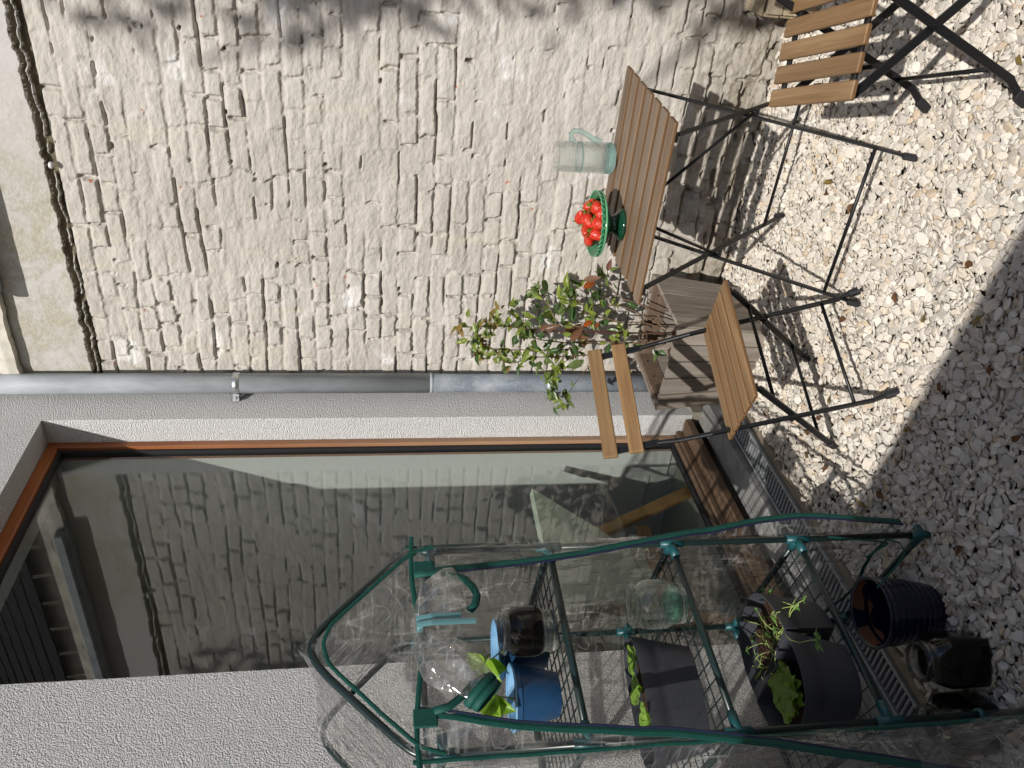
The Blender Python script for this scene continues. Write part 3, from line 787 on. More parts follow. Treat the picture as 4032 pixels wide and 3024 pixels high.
# ---------------------------------------------------------------- drain channel along the house
def build_drain():
    root = thing('drain_channel', 'galvanised drain grate set along the foot of the house', 'drain', (1.8, 1.93, 0))
    ya, yb = 1.878, 1.982; x0, x1 = 0.30, 2.72
    f = MB()
    f.cbox(((x0 + x1) / 2, ya + 0.004, 0.004), (x1 - x0, 0.010, 0.026), 0.001); f.cbox(((x0 + x1) / 2, yb - 0.004, 0.004), (x1 - x0, 0.010, 0.026), 0.001)
    obj('frame_rail', f, MT['grate'], root)
    n = int((x1 - x0) / 0.0205)
    bm = MB().cbox((0, 0, 0), (0.0095, yb - ya - 0.026, 0.012), 0.002)
    me = bm.mesh('grate_bar'); me.materials.append(MT['grate'])
    for i in range(n):
        o = obj('grate_bar', me, None, root)
        o.location = Vector((x0 + 0.012 + i * 0.0205, (ya + yb) / 2, 0.006)) - ORG[root.name]
    obj('channel', MB().box(((x0 + x1) / 2, (ya + yb) / 2, -0.065), (x1 - x0, yb - ya - 0.02, 0.05)), MT['dark'], root)
    obj('edging', MB().cbox(((x0 + x1) / 2, 1.858, -0.02), (x1 - x0, 0.032, 0.052), 0.003), MT['lip'], root)
build_drain()

# ---------------------------------------------------------------- ground and gravel
structure('ground', MB().box((0, -4, -0.25), (60, 60, 0.38)), MT['earth'])

def build_gravel():
    g = np.random.default_rng(3)
    x0, x1, y0, y1 = -0.35, XW + 0.03, -0.75, 1.842
    cs = 0.004; nx, ny = int((x1 - x0) / cs) + 1, int((y1 - y0) / cs) + 1
    Hm = np.full((nx, ny), -0.045)
    N = 52000
    pos = np.zeros((N, 3), np.float32); rot = np.zeros((N, 3), np.float32); scl = np.zeros((N, 3), np.float32)
    placed = 0
    cx = g.random((N, 4)) * (x1 - x0) + x0; cy = g.random((N, 4)) * (y1 - y0) + y0
    A = np.clip(g.lognormal(math.log(0.0113), 0.27, N), 0.0055, 0.019)
    B = A * g.uniform(0.52, 0.92, N); C = A * g.uniform(0.22, 0.46, N)
    yaw = g.uniform(0, math.pi * 2, N); jit = g.normal(0, 0.17, (N, 2))
    ang = np.arange(8) * math.pi / 4
    ca, sa = np.cos(ang), np.sin(ang)
    for n in range(N):
        a, b, c = A[n], B[n], C[n]
        ix = ((cx[n] - x0) / cs).astype(int); iy = ((cy[n] - y0) / cs).astype(int)
        k = int(np.argmin(Hm[ix, iy])) if n > 7000 else 0
        x, y = cx[n, k], cy[n, k]
        cw, sw = math.cos(yaw[n]), math.sin(yaw[n])
        lx, ly = a * 0.75 * ca, b * 0.75 * sa
        px, py = x + lx * cw - ly * sw, y + lx * sw + ly * cw
        jx = np.clip(((px - x0) / cs).astype(int), 0, nx - 1); jy = np.clip(((py - y0) / cs).astype(int), 0, ny - 1)
        hh = Hm[jx, jy]
        gx = float((hh * lx).sum() / (lx * lx).sum()); gy = float((hh * ly).sum() / (ly * ly).sum())
        gx = max(-0.75, min(0.75, gx)) + jit[n, 0]; gy = max(-0.75, min(0.75, gy)) + jit[n, 1]
        zc = float(np.mean(np.sort(hh)[3:])) + c * 0.62
        if zc > 0.004 and n > 20000: zc -= 0.5 * (zc - 0.004)
        pos[n] = (x, y, zc); rot[n] = (math.atan(gy), -math.atan(gx), yaw[n]); scl[n] = (a, b, c)
        r = int(a / cs) + 1
        i0, j0 = int((x - x0) / cs), int((y - y0) / cs)
        ia, ib, ja, jb = max(0, i0 - r), min(nx, i0 + r + 1), max(0, j0 - r), min(ny, j0 + r + 1)
        if ia >= ib or ja >= jb: continue
        dx = (np.arange(ia, ib) * cs + x0 - x)[:, None]; dy = (np.arange(ja, jb) * cs + y0 - y)[None, :]
        u = dx * cw + dy * sw; v = -dx * sw + dy * cw
        q = 1 - (u / a) ** 2 - (v / b) ** 2
        top = zc + gx * u + gy * v + c * np.sqrt(np.maximum(q, 0))
        sub = Hm[ia:ib, ja:jb]
        np.copyto(sub, np.maximum(sub, top), where=q > 0)
    dz = float(np.median(Hm)) + 0.002
    pos[:, 2] -= dz
    pool = bpy.data.collections.new('pebble_shapes')
    nvar = 14
    for k in range(nvar):
        bm = bmesh.new(); bmesh.ops.create_icosphere(bm, subdivisions=3 if k < 14 else 2, radius=1.0)
        sd = Vector((k * 7.3, k * 3.1, k * 5.7)); ex = 0.78 + 0.3 * R.random()
        for v in bm.verts:
            p = v.co.copy()
            q = Vector([math.copysign(abs(t) ** ex, t) for t in p])
            q *= 1 + 0.46 * mnoise.noise(p * 1.2 + sd) + 0.16 * mnoise.noise(p * 2.7 + sd)
            if k % 2 == 0:                        # a broken flat
                q.z = min(q.z, 0.50 + 0.30 * p.x - 0.15 * p.y)
            if k % 4 == 1: q.x = max(q.x, -0.72 + 0.2 * p.y)
            v.co = q
        me = bpy.data.meshes.new('pebble_shape'); bm.to_mesh(me); bm.free()
        me.polygons.foreach_set('use_smooth', [True] * len(me.polygons)); me.materials.append(MT['pebble'])
        po = bpy.data.objects.new('pebble_shape', me); pool.objects.link(po)
    me = bpy.data.meshes.new('gravel')
    me.vertices.add(N); me.vertices.foreach_set('co', pos.ravel())
    for nm, arr in (('prot', rot), ('pscl', scl)):
        at = me.attributes.new(nm, 'FLOAT_VECTOR', 'POINT'); at.data.foreach_set('vector', arr.ravel())
    at = me.attributes.new('pidx', 'INT', 'POINT'); at.data.foreach_set('value', g.integers(0, nvar, N).astype(np.int32))
    me.materials.append(MT['pebble'])
    o = bpy.data.objects.new('gravel', me); COL.objects.link(o)
    o['kind'] = 'stuff'; o['label'] = 'cream and grey pebble gravel covering the whole yard'; o['category'] = 'gravel'
    ng = bpy.data.node_groups.new('gravel_scatter', 'GeometryNodeTree')
    ng.interface.new_socket('Geometry', in_out='INPUT', socket_type='NodeSocketGeometry')
    ng.interface.new_socket('Geometry', in_out='OUTPUT', socket_type='NodeSocketGeometry')
    nd = ng.nodes; gi = nd.new('NodeGroupInput'); go = nd.new('NodeGroupOutput')
    ip = nd.new('GeometryNodeInstanceOnPoints'); ci = nd.new('GeometryNodeCollectionInfo')
    ci.inputs['Collection'].default_value = pool
    ci.inputs['Separate Children'].default_value = True; ci.inputs['Reset Children'].default_value = True
    ip.inputs['Pick Instance'].default_value = True
    def named(nm, ty):
        x = nd.new('GeometryNodeInputNamedAttribute'); x.data_type = ty; x.inputs['Name'].default_value = nm; return x.outputs['Attribute']
    er = nd.new('FunctionNodeEulerToRotation')
    L = ng.links.new
    L(named('prot', 'FLOAT_VECTOR'), er.inputs[0]); L(er.outputs[0], ip.inputs['Rotation'])
    L(named('pscl', 'FLOAT_VECTOR'), ip.inputs['Scale']); L(named('pidx', 'INT'), ip.inputs['Instance Index'])
    L(gi.outputs[0], ip.inputs['Points']); L(ci.outputs[0], ip.inputs['Instance']); L(ip.outputs[0], go.inputs[0])
    md = o.modifiers.new('scatter', 'NODES'); md.node_group = ng
build_gravel()

# ---------------------------------------------------------------- leaves
def leaf_mb(L=0.05, W=0.025, fold=0.25, curl=0.3, nu=6, wave=0.0, seed=0, tip=1.0, M4=None):
    m = MB()
    def fn(u, v):
        t = v
        w = W * 0.5 * (math.sin(math.pi * min(1, t ** 0.82)) ** 0.95) * (1 - 0.25 * t * tip) if 0 < t < 1 else 0.0
        s = (u - 0.5) * 2
        x = s * w
        y = t * L
        z = abs(s) * w * fold * 2 - curl * L * t * t + wave * L * math.sin(s * 5 + t * 14 + seed) * abs(s)
        return Vector((x, y, z))
    m.grid(fn, 4, nu)
    if M4 is not None: m.v = [M4 @ p for p in m.v]
    return m
def orient(d, up, p):
    d = d.normalized(); x = d.cross(up)
    if x.length < 1e-4: x = d.orthogonal()
    x.normalize(); z = x.cross(d)
    Mx = Matrix((x, d, z)).transposed().to_4x4(); Mx.translation = p
    return Mx

# dry leaves lying on the gravel
def build_dry_leaves():
    spots = [(3280, 720), (3255, 770), (3360, 800), (3268, 1590), (3215, 1640), (3175, 1780), (3262, 1835), (3190, 1705), (3640, 1270), (3830, 1040), (4010, 215),
             (4020, 1715), (3480, 1960), (3560, 1700), (3790, 2150), (3870, 1240), (3700, 1500), (3330, 1260), (3935, 2700), (3520, 1150), (3420, 2000), (3900, 1480)]
    mes = []
    for k in range(5):
        me = leaf_mb(R.uniform(0.03, 0.045), R.uniform(0.018, 0.026), R.uniform(0.2, 0.7), R.uniform(-0.4, 0.5), 5, 0.05, k).mesh('dry_leaf', None, True)
        me.materials.append(MT['leaf_brown'] if k % 3 else MT['leaf_bronze']); mes.append(me)
    for i, (x, y) in enumerate(spots):
        p = G(x, y, 0.012); o = obj('dry_leaf', mes[i % 5], None)
        o.location = p; o.rotation_euler = (R.uniform(-0.3, 0.3), R.uniform(-0.4, 0.4), R.uniform(0, 6.28)); o.scale = [R.uniform(0.7, 1.15)] * 3
        o['label'] = 'small dry brown leaf lying on the pale gravel'; o['category'] = 'leaf'; o['group'] = 'dry leaves on the gravel'
build_dry_leaves()

# ---------------------------------------------------------------- bistro table
def build_table():
    X0, Y0, Wd, Ln, H = 2.078, 0.579, 0.545, 0.552, 0.70
    root = thing('bistro_table', 'folding bistro table with brown wooden slats and thin black legs', 'table', (X0 + Wd / 2, Y0 + Ln / 2, 0))
    rz = ROT('Z', -0.035); ctr = Vector((X0 + Wd / 2, Y0 + Ln / 2, 0))
    def W(p): return ctr + rz @ (Vector(p))
    hx, hy = Wd / 2, Ln / 2
    n = 7; sw = Wd / n
    for i in range(n):
        c = W((-hx + sw * (i + 0.5), 0, H - 0.0055))
        obj('tabletop_slat', MB().cbox(c, (sw - 0.0235, Ln + R.uniform(-0.002, 0.002), 0.0105), 0.0022, rz), MT['table_wood'], root)
    zt = H - 0.0155
    for s in (-1, 1):
        y = s * (hy - 0.045)
        obj('top_rail', MB().bar(W((-hx + 0.015, y, zt)), W((hx - 0.015, y, zt)), 0.022, 0.008), MT['black'], root)
        for (xa, xb, off) in ((-hx + 0.03, hx + 0.01, -0.006), (hx - 0.03, -hx + 0.005, 0.008)):
            yy = y + off
            a = W((xa, yy, zt - 0.004)); b = W((xb, yy, 0.045)); d = (b - a).normalized()
            foot = W((xb + (0.03 if xb > 0 else -0.03), yy, 0.008))
            leg = obj('leg', MB().bar(a, b, 0.007, 0.017, rz @ Vector((1, 0, 0))).bar(b - d * 0.008, foot + Vector((0, 0, 0.012)), 0.007, 0.015, rz @ Vector((1, 0, 0))), MT['black'], root)
            obj('foot_cap', MB().bar(foot + Vector((0, 0, 0.016)) + (b - foot).normalized() * 0.024, foot, 0.017, 0.022, rz @ Vector((1, 0, 0))), MT['rubber'], leg)
        obj('pivot_bolt', MB().tube([W((0.0, y - 0.014, 0.36)), W((0.0, y + 0.014, 0.36))], 0.007, 10), MT['black'], root)
    yq = hy - 0.045
    for (x, z) in ((hx - 0.02, 0.10), (-hx + 0.035, 0.10)):
        obj('cross_rod', MB().tube([W((x, -yq, z)), W((x, yq, z))], 0.0055, 10), MT['black'], root, True)
    obj('brace', MB().tube([W((-hx * 0.6, yq * 0.25, zt)), W((0, yq, 0.37))], 0.005, 8), MT['black'], root, True)
    obj('brace', MB().tube([W((-hx * 0.6, -yq * 0.15, zt)), W((0, -yq, 0.37))], 0.005, 8), MT['black'], root, True)
build_table()

# ---------------------------------------------------------------- folding chairs
def build_chair():
    """x: width, +y: forward, origin under the front feet"""
    root = thing('folding_chair', 'folding chair with brown slats beside the wooden planter, back to the window', 'chair', (0, 0, 0), 'folding bistro chairs')
    hw = 0.199
    n = 5; depth = 0.285
    def seat(y): return 0.45 - 0.03 * (-y) / depth
    sl = math.atan2(0.03, depth)
    for i in range(n):
        y = -depth * (i + 0.5) / n
        obj('seat_slat', MB().cbox((0, y, seat(y) - 0.006), (2 * hw, depth / n - 0.0135, 0.012), 0.0025, ROT('X', sl)), MT['chair_wood'], root)
    for x in (-0.165, 0.165):
        obj('seat_rail', MB().bar((x, -0.012, seat(-0.012) - 0.0165), (x, -depth + 0.0, seat(-depth) - 0.0165), 0.02, 0.008), MT['black'], root)
    def back(z): return -0.045 - 0.380 * z / 0.79                        # the long legs lean back from front foot to back top
    for s in (-1, 1):
        x = s * 0.180
        pts = [(x, back(0.05), 0.05), (x, back(0.47), 0.47)]
        top = [(x, back(0.47), 0.47), (x * 0.985, back(0.56) - 0.004, 0.56), (x * 0.955, back(0.62), 0.62)]
        leg = MB().bar(pts[0], pts[1], 0.008, 0.020, (0, 1, 0))
        leg.tube(top, 0.0075, 10)
        leg.bar((x * 0.955, back(0.615), 0.615), (x * 0.955, back(0.775), 0.775), 0.022, 0.006, (0, 1, 0))
        leg.bar((x, back(0.056), 0.056), (x, -0.030, 0.018), 0.008, 0.018, (0, 1, 0))
        L = obj('back_leg', leg, MT['black'], root)
        obj('foot_cap', MB().bar((x, -0.044, 0.034), (x, -0.020, 0.000), 0.018, 0.024, (0, 1, 0)), MT['rubber'], L)
        x2 = s * 0.166
        leg = MB().bar((x2, -0.02, 0.425), (x2, -0.365, 0.045), 0.008, 0.020, (0, 1, 0)).bar((x2, -0.36, 0.05), (x2, -0.395, 0.016), 0.008, 0.018, (0, 1, 0))
        L = obj('front_leg', leg, MT['black'], root)
        obj('foot_cap', MB().bar((x2, -0.378, 0.032), (x2, -0.402, 0.0), 0.018, 0.024, (0, 1, 0)), MT['rubber'], L)
        obj('pivot_bolt', MB().tube([(s * 0.158, -0.172, 0.262), (s * 0.19, -0.172, 0.262)], 0.007, 10), MT['black'], root)
    for (y, z, h) in ((back(0.10), 0.10, 0.18), (-0.315, 0.10, 0.166), (-0.09, 0.347, 0.166)):
        obj('cross_rod', MB().tube([(-h, y, z), (h, y, z)], 0.0055, 10), MT['black'], root, True)
    tilt = math.atan2(0.425, 0.79)
    for z in (0.757, 0.684):
        obj('back_slat', MB().cbox((0, back(z) + 0.012, z), (0.392, 0.015, 0.046), 0.003, ROT('X', tilt * 0.55)), MT['back_wood'], root)
    return root
chair = build_chair()
def set_chair(o, mid, fwd):
    o.location = (mid[0], mid[1], 0)
    o.rotation_euler = (0, 0, math.atan2(fwd[1], fwd[0]) - math.pi / 2)
set_chair(chair, (1.913, 1.125), (-0.43, -0.903))
chair2 = copy_tree(chair, 'folding chair cut by the picture edge, facing the table from beside the wall')
set_chair(chair2, (1.905, 0.487), (-0.307, 0.952))

# ---------------------------------------------------------------- weathered planter with its shrub
def build_planter():
    root = thing('wooden_planter', 'weathered square planter of grey boards holding a leafy shrub', 'planter', (2.72, 1.65, 0))
    top = [Vector((2.525, 1.458, 0.365)), Vector((2.905, 1.428, 0.365)), Vector((2.935, 1.835, 0.365)), Vector((2.575, 1.875, 0.365))]
    bot = [Vector((2.545, 1.492, 0.0)), Vector((2.865, 1.466, 0.0)), Vector((2.89, 1.80, 0.0)), Vector((2.582, 1.84, 0.0))]
    cen = sum(bot, Vector()) / 4
    n = 5
    for e in range(4):
        a, b, c, d = bot[e], bot[(e + 1) % 4], top[(e + 1) % 4], top[e]
        inn = (cen - (a + b) / 2); inn.z = 0; inn.normalize(); th = 0.016
        for i in range(n):
            u0, u1 = (i + 0.045) / n, (i + 0.955) / n
            dz = R.uniform(-0.004, 0.002); pr = -inn * R.uniform(0, 0.003)
            q = [a.lerp(b, u0), a.lerp(b, u1), d.lerp(c, u1), d.lerp(c, u0)]
            q = [p + pr + Vector((0, 0, dz if k > 1 else 0)) for k, p in enumerate(q)]
            v = q + [p + inn * th for p in q]
            m = MB().add(v, [(0, 1, 2, 3), (5, 4, 7, 6), (4, 0, 3, 7), (1, 5, 6, 2), (3, 2, 6, 7), (4, 5, 1, 0)])
            obj('board', m, MT['planter_wood'], root)
        # inner lining board and top rail
        k0, k1 = d + inn * 0.018, c + inn * 0.018
        m = MB().bar(k0.lerp(k1, 0.04) + Vector((0, 0, -0.045)), k0.lerp(k1, 0.96) + Vector((0, 0, -0.045)), 0.075, 0.014, inn)
        obj('inner_rail', m, MT['planter_in'], root)
        for u in (0.22, 0.5, 0.78):
            if e in (1, 2):
                pc = k0.lerp(k1, u) + Vector((0, 0, -0.035)) + inn * 0.008
                obj('screw_hole', MB().tube([pc, pc + inn * 0.002], 0.004, 8), MT['dark'], root)  # dark disc stands in for the shade inside a hole
    sm = MB()
    tb = [p.lerp(q, 0.62) for p, q in zip(bot, top)]
    def fn(u, v):
        p = tb[0].lerp(tb[1], 0.05 + 0.9 * u).lerp(tb[3].lerp(tb[2], 0.05 + 0.9 * u), 0.05 + 0.9 * v)
        p.z = 0.225 + 0.02 * mnoise.noise(p * 18) + 0.012 * mnoise.noise(p * 50); return p
    sm.grid(fn, 20, 20)
    obj('soil', sm, MT['soil_dry'], root, True)
build_planter()

Z4 = lambda x, y: (1700 + x / 2.212, 1000 + y / 2.212)
def build_shrub():
    base = Vector((2.72, 1.65, 0.23))
    root = thing('shrub', 'young shrub with bronze tips growing in the weathered planter', 'shrub', base)
    NV = Vector((FW.x, FW.y, 0)).normalized()
    def at(x, y, off=0.0):
        px, py = Z4(x, y); k = ray(px, py)
        t = ((base - CAM_POS).dot(NV) + off) / k.dot(NV)
        return CAM_POS + k * t
    stems = [
        ([(2040, 690), (1700, 688), (1430, 678), (1000, 668), (640, 630), (460, 632), (190, 640)], 0.0, 0.0042, 'r'),
        ([(2030, 730), (1850, 775), (1430, 760), (1160, 772), (850, 722), (790, 640), (690, 470)], 0.05, 0.0036, ''),
        ([(2030, 760), (1850, 800), (1560, 862), (1120, 895), (880, 902), (700, 950), (600, 900)], -0.04, 0.0034, ''),
        ([(2040, 670), (1850, 600), (1600, 590), (1340, 510), (1200, 440), (1130, 380)], 0.03, 0.003, ''),
        ([(1640, 580), (1430, 545), (1300, 430), (1230, 330), (1160, 270)], -0.03, 0.0026, ''),
        ([(2060, 640), (1950, 520), (1800, 430), (1640, 380), (1520, 250), (1480, 140)], 0.05, 0.0032, ''),
        ([(1350, 640), (1110, 600), (1030, 470), (950, 370), (890, 290)], 0.0, 0.0026, ''),
        ([(1430, 760), (1120, 840), (850, 835), (560, 830), (470, 770), (400, 700), (440, 640)], -0.05, 0.0028, ''),
        ([(560, 830), (430, 830), (380, 820), (330, 780)], -0.05, 0.0018, ''),
        ([(1420, 690), (1300, 840), (1130, 960), (1050, 1010), (880, 1030)], -0.07, 0.0022, ''),
        ([(1600, 870), (1400, 960), (1300, 1060), (1165, 1230), (1080, 1220)], -0.10, 0.0022, ''),
        ([(1165, 1230), (1190, 1320)], -0.10, 0.0016, ''),
        ([(1130, 960), (1080, 1080), (1040, 1190)], -0.08, 0.0018, ''),
        ([(2050, 700), (1800, 690), (1690, 690), (1640, 700)], -0.06, 0.002, ''),
        ([(2040, 780), (1900, 830), (1800, 780), (1720, 800)], -0.08, 0.002, ''),
        ([(2050, 650), (1700, 470), (1460, 450), (1240, 440)], 0.06, 0.0028, ''),
        ([(1460, 660), (1400, 560), (1370, 520)], 0.02, 0.0018, ''),
        ([(1600, 420), (1480, 360), (1380, 280)], 0.05, 0.0018, ''),
        ([(640, 630), (600, 560), (560, 500)], 0.0, 0.0016, 'r'),
    ]
    twig = []
    for pts, off, r, kind in stems:
        P = []
        for i, (x, y) in enumerate(pts):
            P.append(at(x, y, off * i / len(pts) + 0.012 * mnoise.noise(Vector((x * .01, y * .01, off * 50)))))
        # smooth a little
        Q = []
        for i in range(len(P) - 1):
            for k in range(4):
                t = k / 4
                p0, p1, p2, p3 = P[max(0, i - 1)], P[i], P[i + 1], P[min(len(P) - 1, i + 2)]
                Q.append(0.5 * ((2 * p1) + (p2 - p0) * t + (2 * p0 - 5 * p1 + 4 * p2 - p3) * t * t + (3 * p1 - p0 - 3 * p2 + p3) * t ** 3))
        Q.append(P[-1]); twig.append(Q)
        obj('stem', MB().tube(Q, [r * (1 - 0.62 * i / len(Q)) for i in range(len(Q))], 7), MT['stem_red'] if kind == 'r' else MT['stem'], root, True)
    kinds = {'g': 'leaf_green', 'd': 'leaf_dark', 'y': 'leaf_yg', 'b': 'leaf_bronze', 'n': 'leaf_brown', 'o': 'leaf_orange', 'r': 'leaf_red'}
    lib = {}
    for k, mn in kinds.items():
        lib[k] = []
        for j in range(5):
            me = leaf_mb(1.0, 0.40 + 0.07 * (j % 3), 0.12 + 0.11 * j, 0.06 + 0.09 * j, 8, 0.02, j).mesh('leaf', None, True); me.materials.append(MT[mn]); lib[k].append(me)
    # cluster centres read off the plant: x, y, kind, how many, size
    C = [(240, 650, 'b', 2, .040), (490, 590, 'b', 2, .036), (540, 515, 'b', 2, .040), (570, 450, 'b', 1, .040), (590, 600, 'y', 3, .036), (660, 600, 'y', 2, .036), (430, 745, 'b', 3, .034), (470, 700, 'y', 2, .034),
         (350, 800, 'y', 2, .034), (400, 830, 'b', 3, .036), (380, 880, 'o', 1, .036), (425, 920, 'b', 1, .034), (440, 860, 'y', 2, .034), (540, 845, 'g', 1, .030), (490, 880, 'y', 2, .03), (550, 650, 'b', 2, .034), (545, 705, 'o', 1, .03),
         (620, 880, 'y', 3, .034), (640, 990, 'g', 2, .038), (660, 1010, 'b', 1, .034), (720, 900, 'y', 2, .05), (720, 430, 'g', 3, .042), (690, 500, 'y', 3, .034), (740, 400, 'd', 1, .036), (850, 350, 'y', 2, .050), (910, 285, 'y', 2, .042),
         (880, 330, 'g', 2, .04), (990, 280, 'g', 1, .050), (960, 330, 'd', 1, .036), (890, 480, 'g', 1, .046), (830, 545, 'y', 2, .046), (740, 610, 'g', 2, .046), (800, 640, 'y', 3, .036), (790, 690, 'g', 3, .04), (720, 750, 'd', 2, .042),
         (790, 730, 'y', 2, .036), (850, 620, 'g', 2, .036), (1010, 650, 'r', 1, .068), (1065, 750, 'g', 1, .062), (910, 775, 'g', 2, .044), (860, 830, 'g', 3, .034), (900, 860, 'd', 2, .034), (930, 830, 'y', 2, .034), (810, 920, 'y', 1, .048), (870, 930, 'd', 2, .036),
         (940, 960, 'g', 2, .040), (1000, 920, 'g', 2, .044), (1080, 900, 'y', 2, .036), (1100, 850, 'g', 2, .036), (1140, 980, 'y', 3, .036), (1080, 990, 'y', 2, .036), (1250, 830, 'd', 2, .058), (1230, 890, 'g', 1, .062), (1265, 950, 'g', 1, .056),
         (1310, 870, 'd', 1, .04), (1230, 520, 'd', 2, .048), (1110, 470, 'd', 2, .040), (1130, 490, 'g', 2, .034), (1140, 570, 'd', 1, .036), (1160, 400, 'y', 3, .036), (1215, 430, 'y', 2, .034), (1200, 350, 'g', 2, .034), (1180, 290, 'y', 3, .036), (1240, 330, 'g', 2, .034),
         (1255, 245, 'd', 1, .05), (1290, 270, 'g', 1, .042), (1370, 270, 'o', 1, .048), (1390, 215, 'n', 1, .056), (1370, 600, 'o', 1, .038), (1430, 630, 'o', 1, .03), (1230, 680, 'n', 2, .062), (1270, 720, 'n', 2, .056), (1310, 770, 'n', 1, .04),
         (1440, 350, 'd', 2, .044), (1385, 410, 'g', 1, .032), (1460, 440, 'd', 1, .034), (1620, 455, 'g', 1, .034), (1365, 310, 'g', 1, .034), (1470, 165, 'g', 2, .036), (1540, 120, 'r', 1, .040), (1585, 130, 'g', 1, .034), (1470, 280, 'g', 1, .036),
         (1615, 700, 'y', 2, .046), (1690, 690, 'y', 2, .040), (1695, 820, 'g', 1, .044), (1805, 800, 'g', 1, .044), (1580, 760, 'n', 1, .046), (1960, 870, 'd', 2, .046), (1700, 1000, 'b', 1, .036),
         (1000, 1060, 'g', 2, .034), (960, 1090, 'b', 1, .034), (1075, 1120, 'y', 2, .038), (1110, 1110, 'g', 2, .032), (1040, 1190, 'g', 2, .034), (1075, 1240, 'g', 3, .034), (1100, 1275, 'y', 2, .034), (1140, 1220, 'd', 2, .03), (1190, 1320, 'g', 1, .042), (1225, 1130, 'g', 1, .03),
         (1020, 560, 'd', 1, .036), (950, 580, 'd', 2, .036), (1000, 800, 'd', 2, .038), (1060, 860, 'd', 2, .036), (960, 720, 'd', 2, .04), (870, 690, 'g', 2, .04)]
    cnt = 0
    for (x, y, k, n, s) in C:
        off = -0.05 * max(0, (y - 700) / 500) + R.uniform(-0.045, 0.035)
        n = n + (1 if (k in 'gydb' and R.random() < 0.35) else 0); s = s * 1.25
        for i in range(n):
            c = at(x + R.uniform(-22, 22) * (n > 1), y + R.uniform(-22, 22) * (n > 1), off + R.uniform(-0.015, 0.015))
            L = s * R.uniform(0.85, 1.1)
            d = (Vector((R.uniform(-1, 1), R.uniform(-1, 1), R.uniform(-0.25, 1.0)))).normalized()
            up = Vector((R.uniform(-0.7, 0.3) - 0.45, R.uniform(-0.8, 0.4) - 0.2, R.uniform(0.1, 1.0)))
            if k in 'ron' : d = Vector((R.uniform(-0.5, 0.5), R.uniform(-0.7, 0.7), R.uniform(-0.9, 0.3))); up = Vector((-0.8, -0.5, 0.3))
            Mx = orient(d, up, c - d * L * 0.5) @ Matrix.Diagonal((L, L, L, 1))
            kk = k if R.random() > 0.12 or k in 'ron' else R.choice('gyd')
            o = obj('leaf', lib[kk][R.randrange(5)], None, root)
            o.matrix_local = Matrix.Translation(-base) @ Mx
            cnt += 1
    for P in twig:
        for i in range(2, len(P) - 1):
            if R.random() > 0.62 or cnt > 292: continue
            t = i / len(P)
            if P[i].z < 0.48: continue
            tg = (P[i + 1] - P[i]).normalized()
            d = (tg * 0.6 + Vector((R.uniform(-1, 0.6), R.uniform(-1, 1), R.uniform(-0.2, 0.7)))).normalized()
            up = Vector((R.uniform(-0.9, 0.1), R.uniform(-0.8, 0.2), R.uniform(0.2, 1.0)))
            L = R.uniform(0.042, 0.064)
            kk = R.choice('ggyyyd') if P[i].z < 0.95 else R.choice('yybg')
            o = obj('leaf', lib[kk][R.randrange(5)], None, root)
            o.matrix_local = Matrix.Translation(-base) @ orient(d, up, P[i]) @ Matrix.Diagonal((L, L, L, 1)); cnt += 1
    fo = {'leaf_green': MB(), 'leaf_yg': MB(), 'leaf_dark': MB()}
    for i in range(120):
        P = R.choice(twig); p = P[R.randrange(len(P) // 3, len(P))]
        if p.z < 0.5: continue
        p = p + Vector((R.gauss(0, 0.020), R.gauss(0, 0.020), R.gauss(0, 0.016)))
        d = Vector((R.uniform(-1, 0.6), R.uniform(-1, 1), R.uniform(-0.3, 0.8))).normalized()
        L = R.uniform(0.034, 0.056)
        mm = leaf_mb(L, L * R.uniform(0.36, 0.5), R.uniform(0.15, 0.5), R.uniform(0.0, 0.4), 6, 0.02, i, 1.0, orient(d, Vector((R.uniform(-0.9, 0.1), R.uniform(-0.8, 0.2), R.uniform(0.2, 1.0))), p))
        fo[R.choice(['leaf_green', 'leaf_yg', 'leaf_yg', 'leaf_dark'])].add(mm.v, mm.f)
    for k, mm in fo.items(): obj('foliage', mm, MT[k], root, True, stuff=True)
    print('shrub leaves', cnt)
build_shrub()

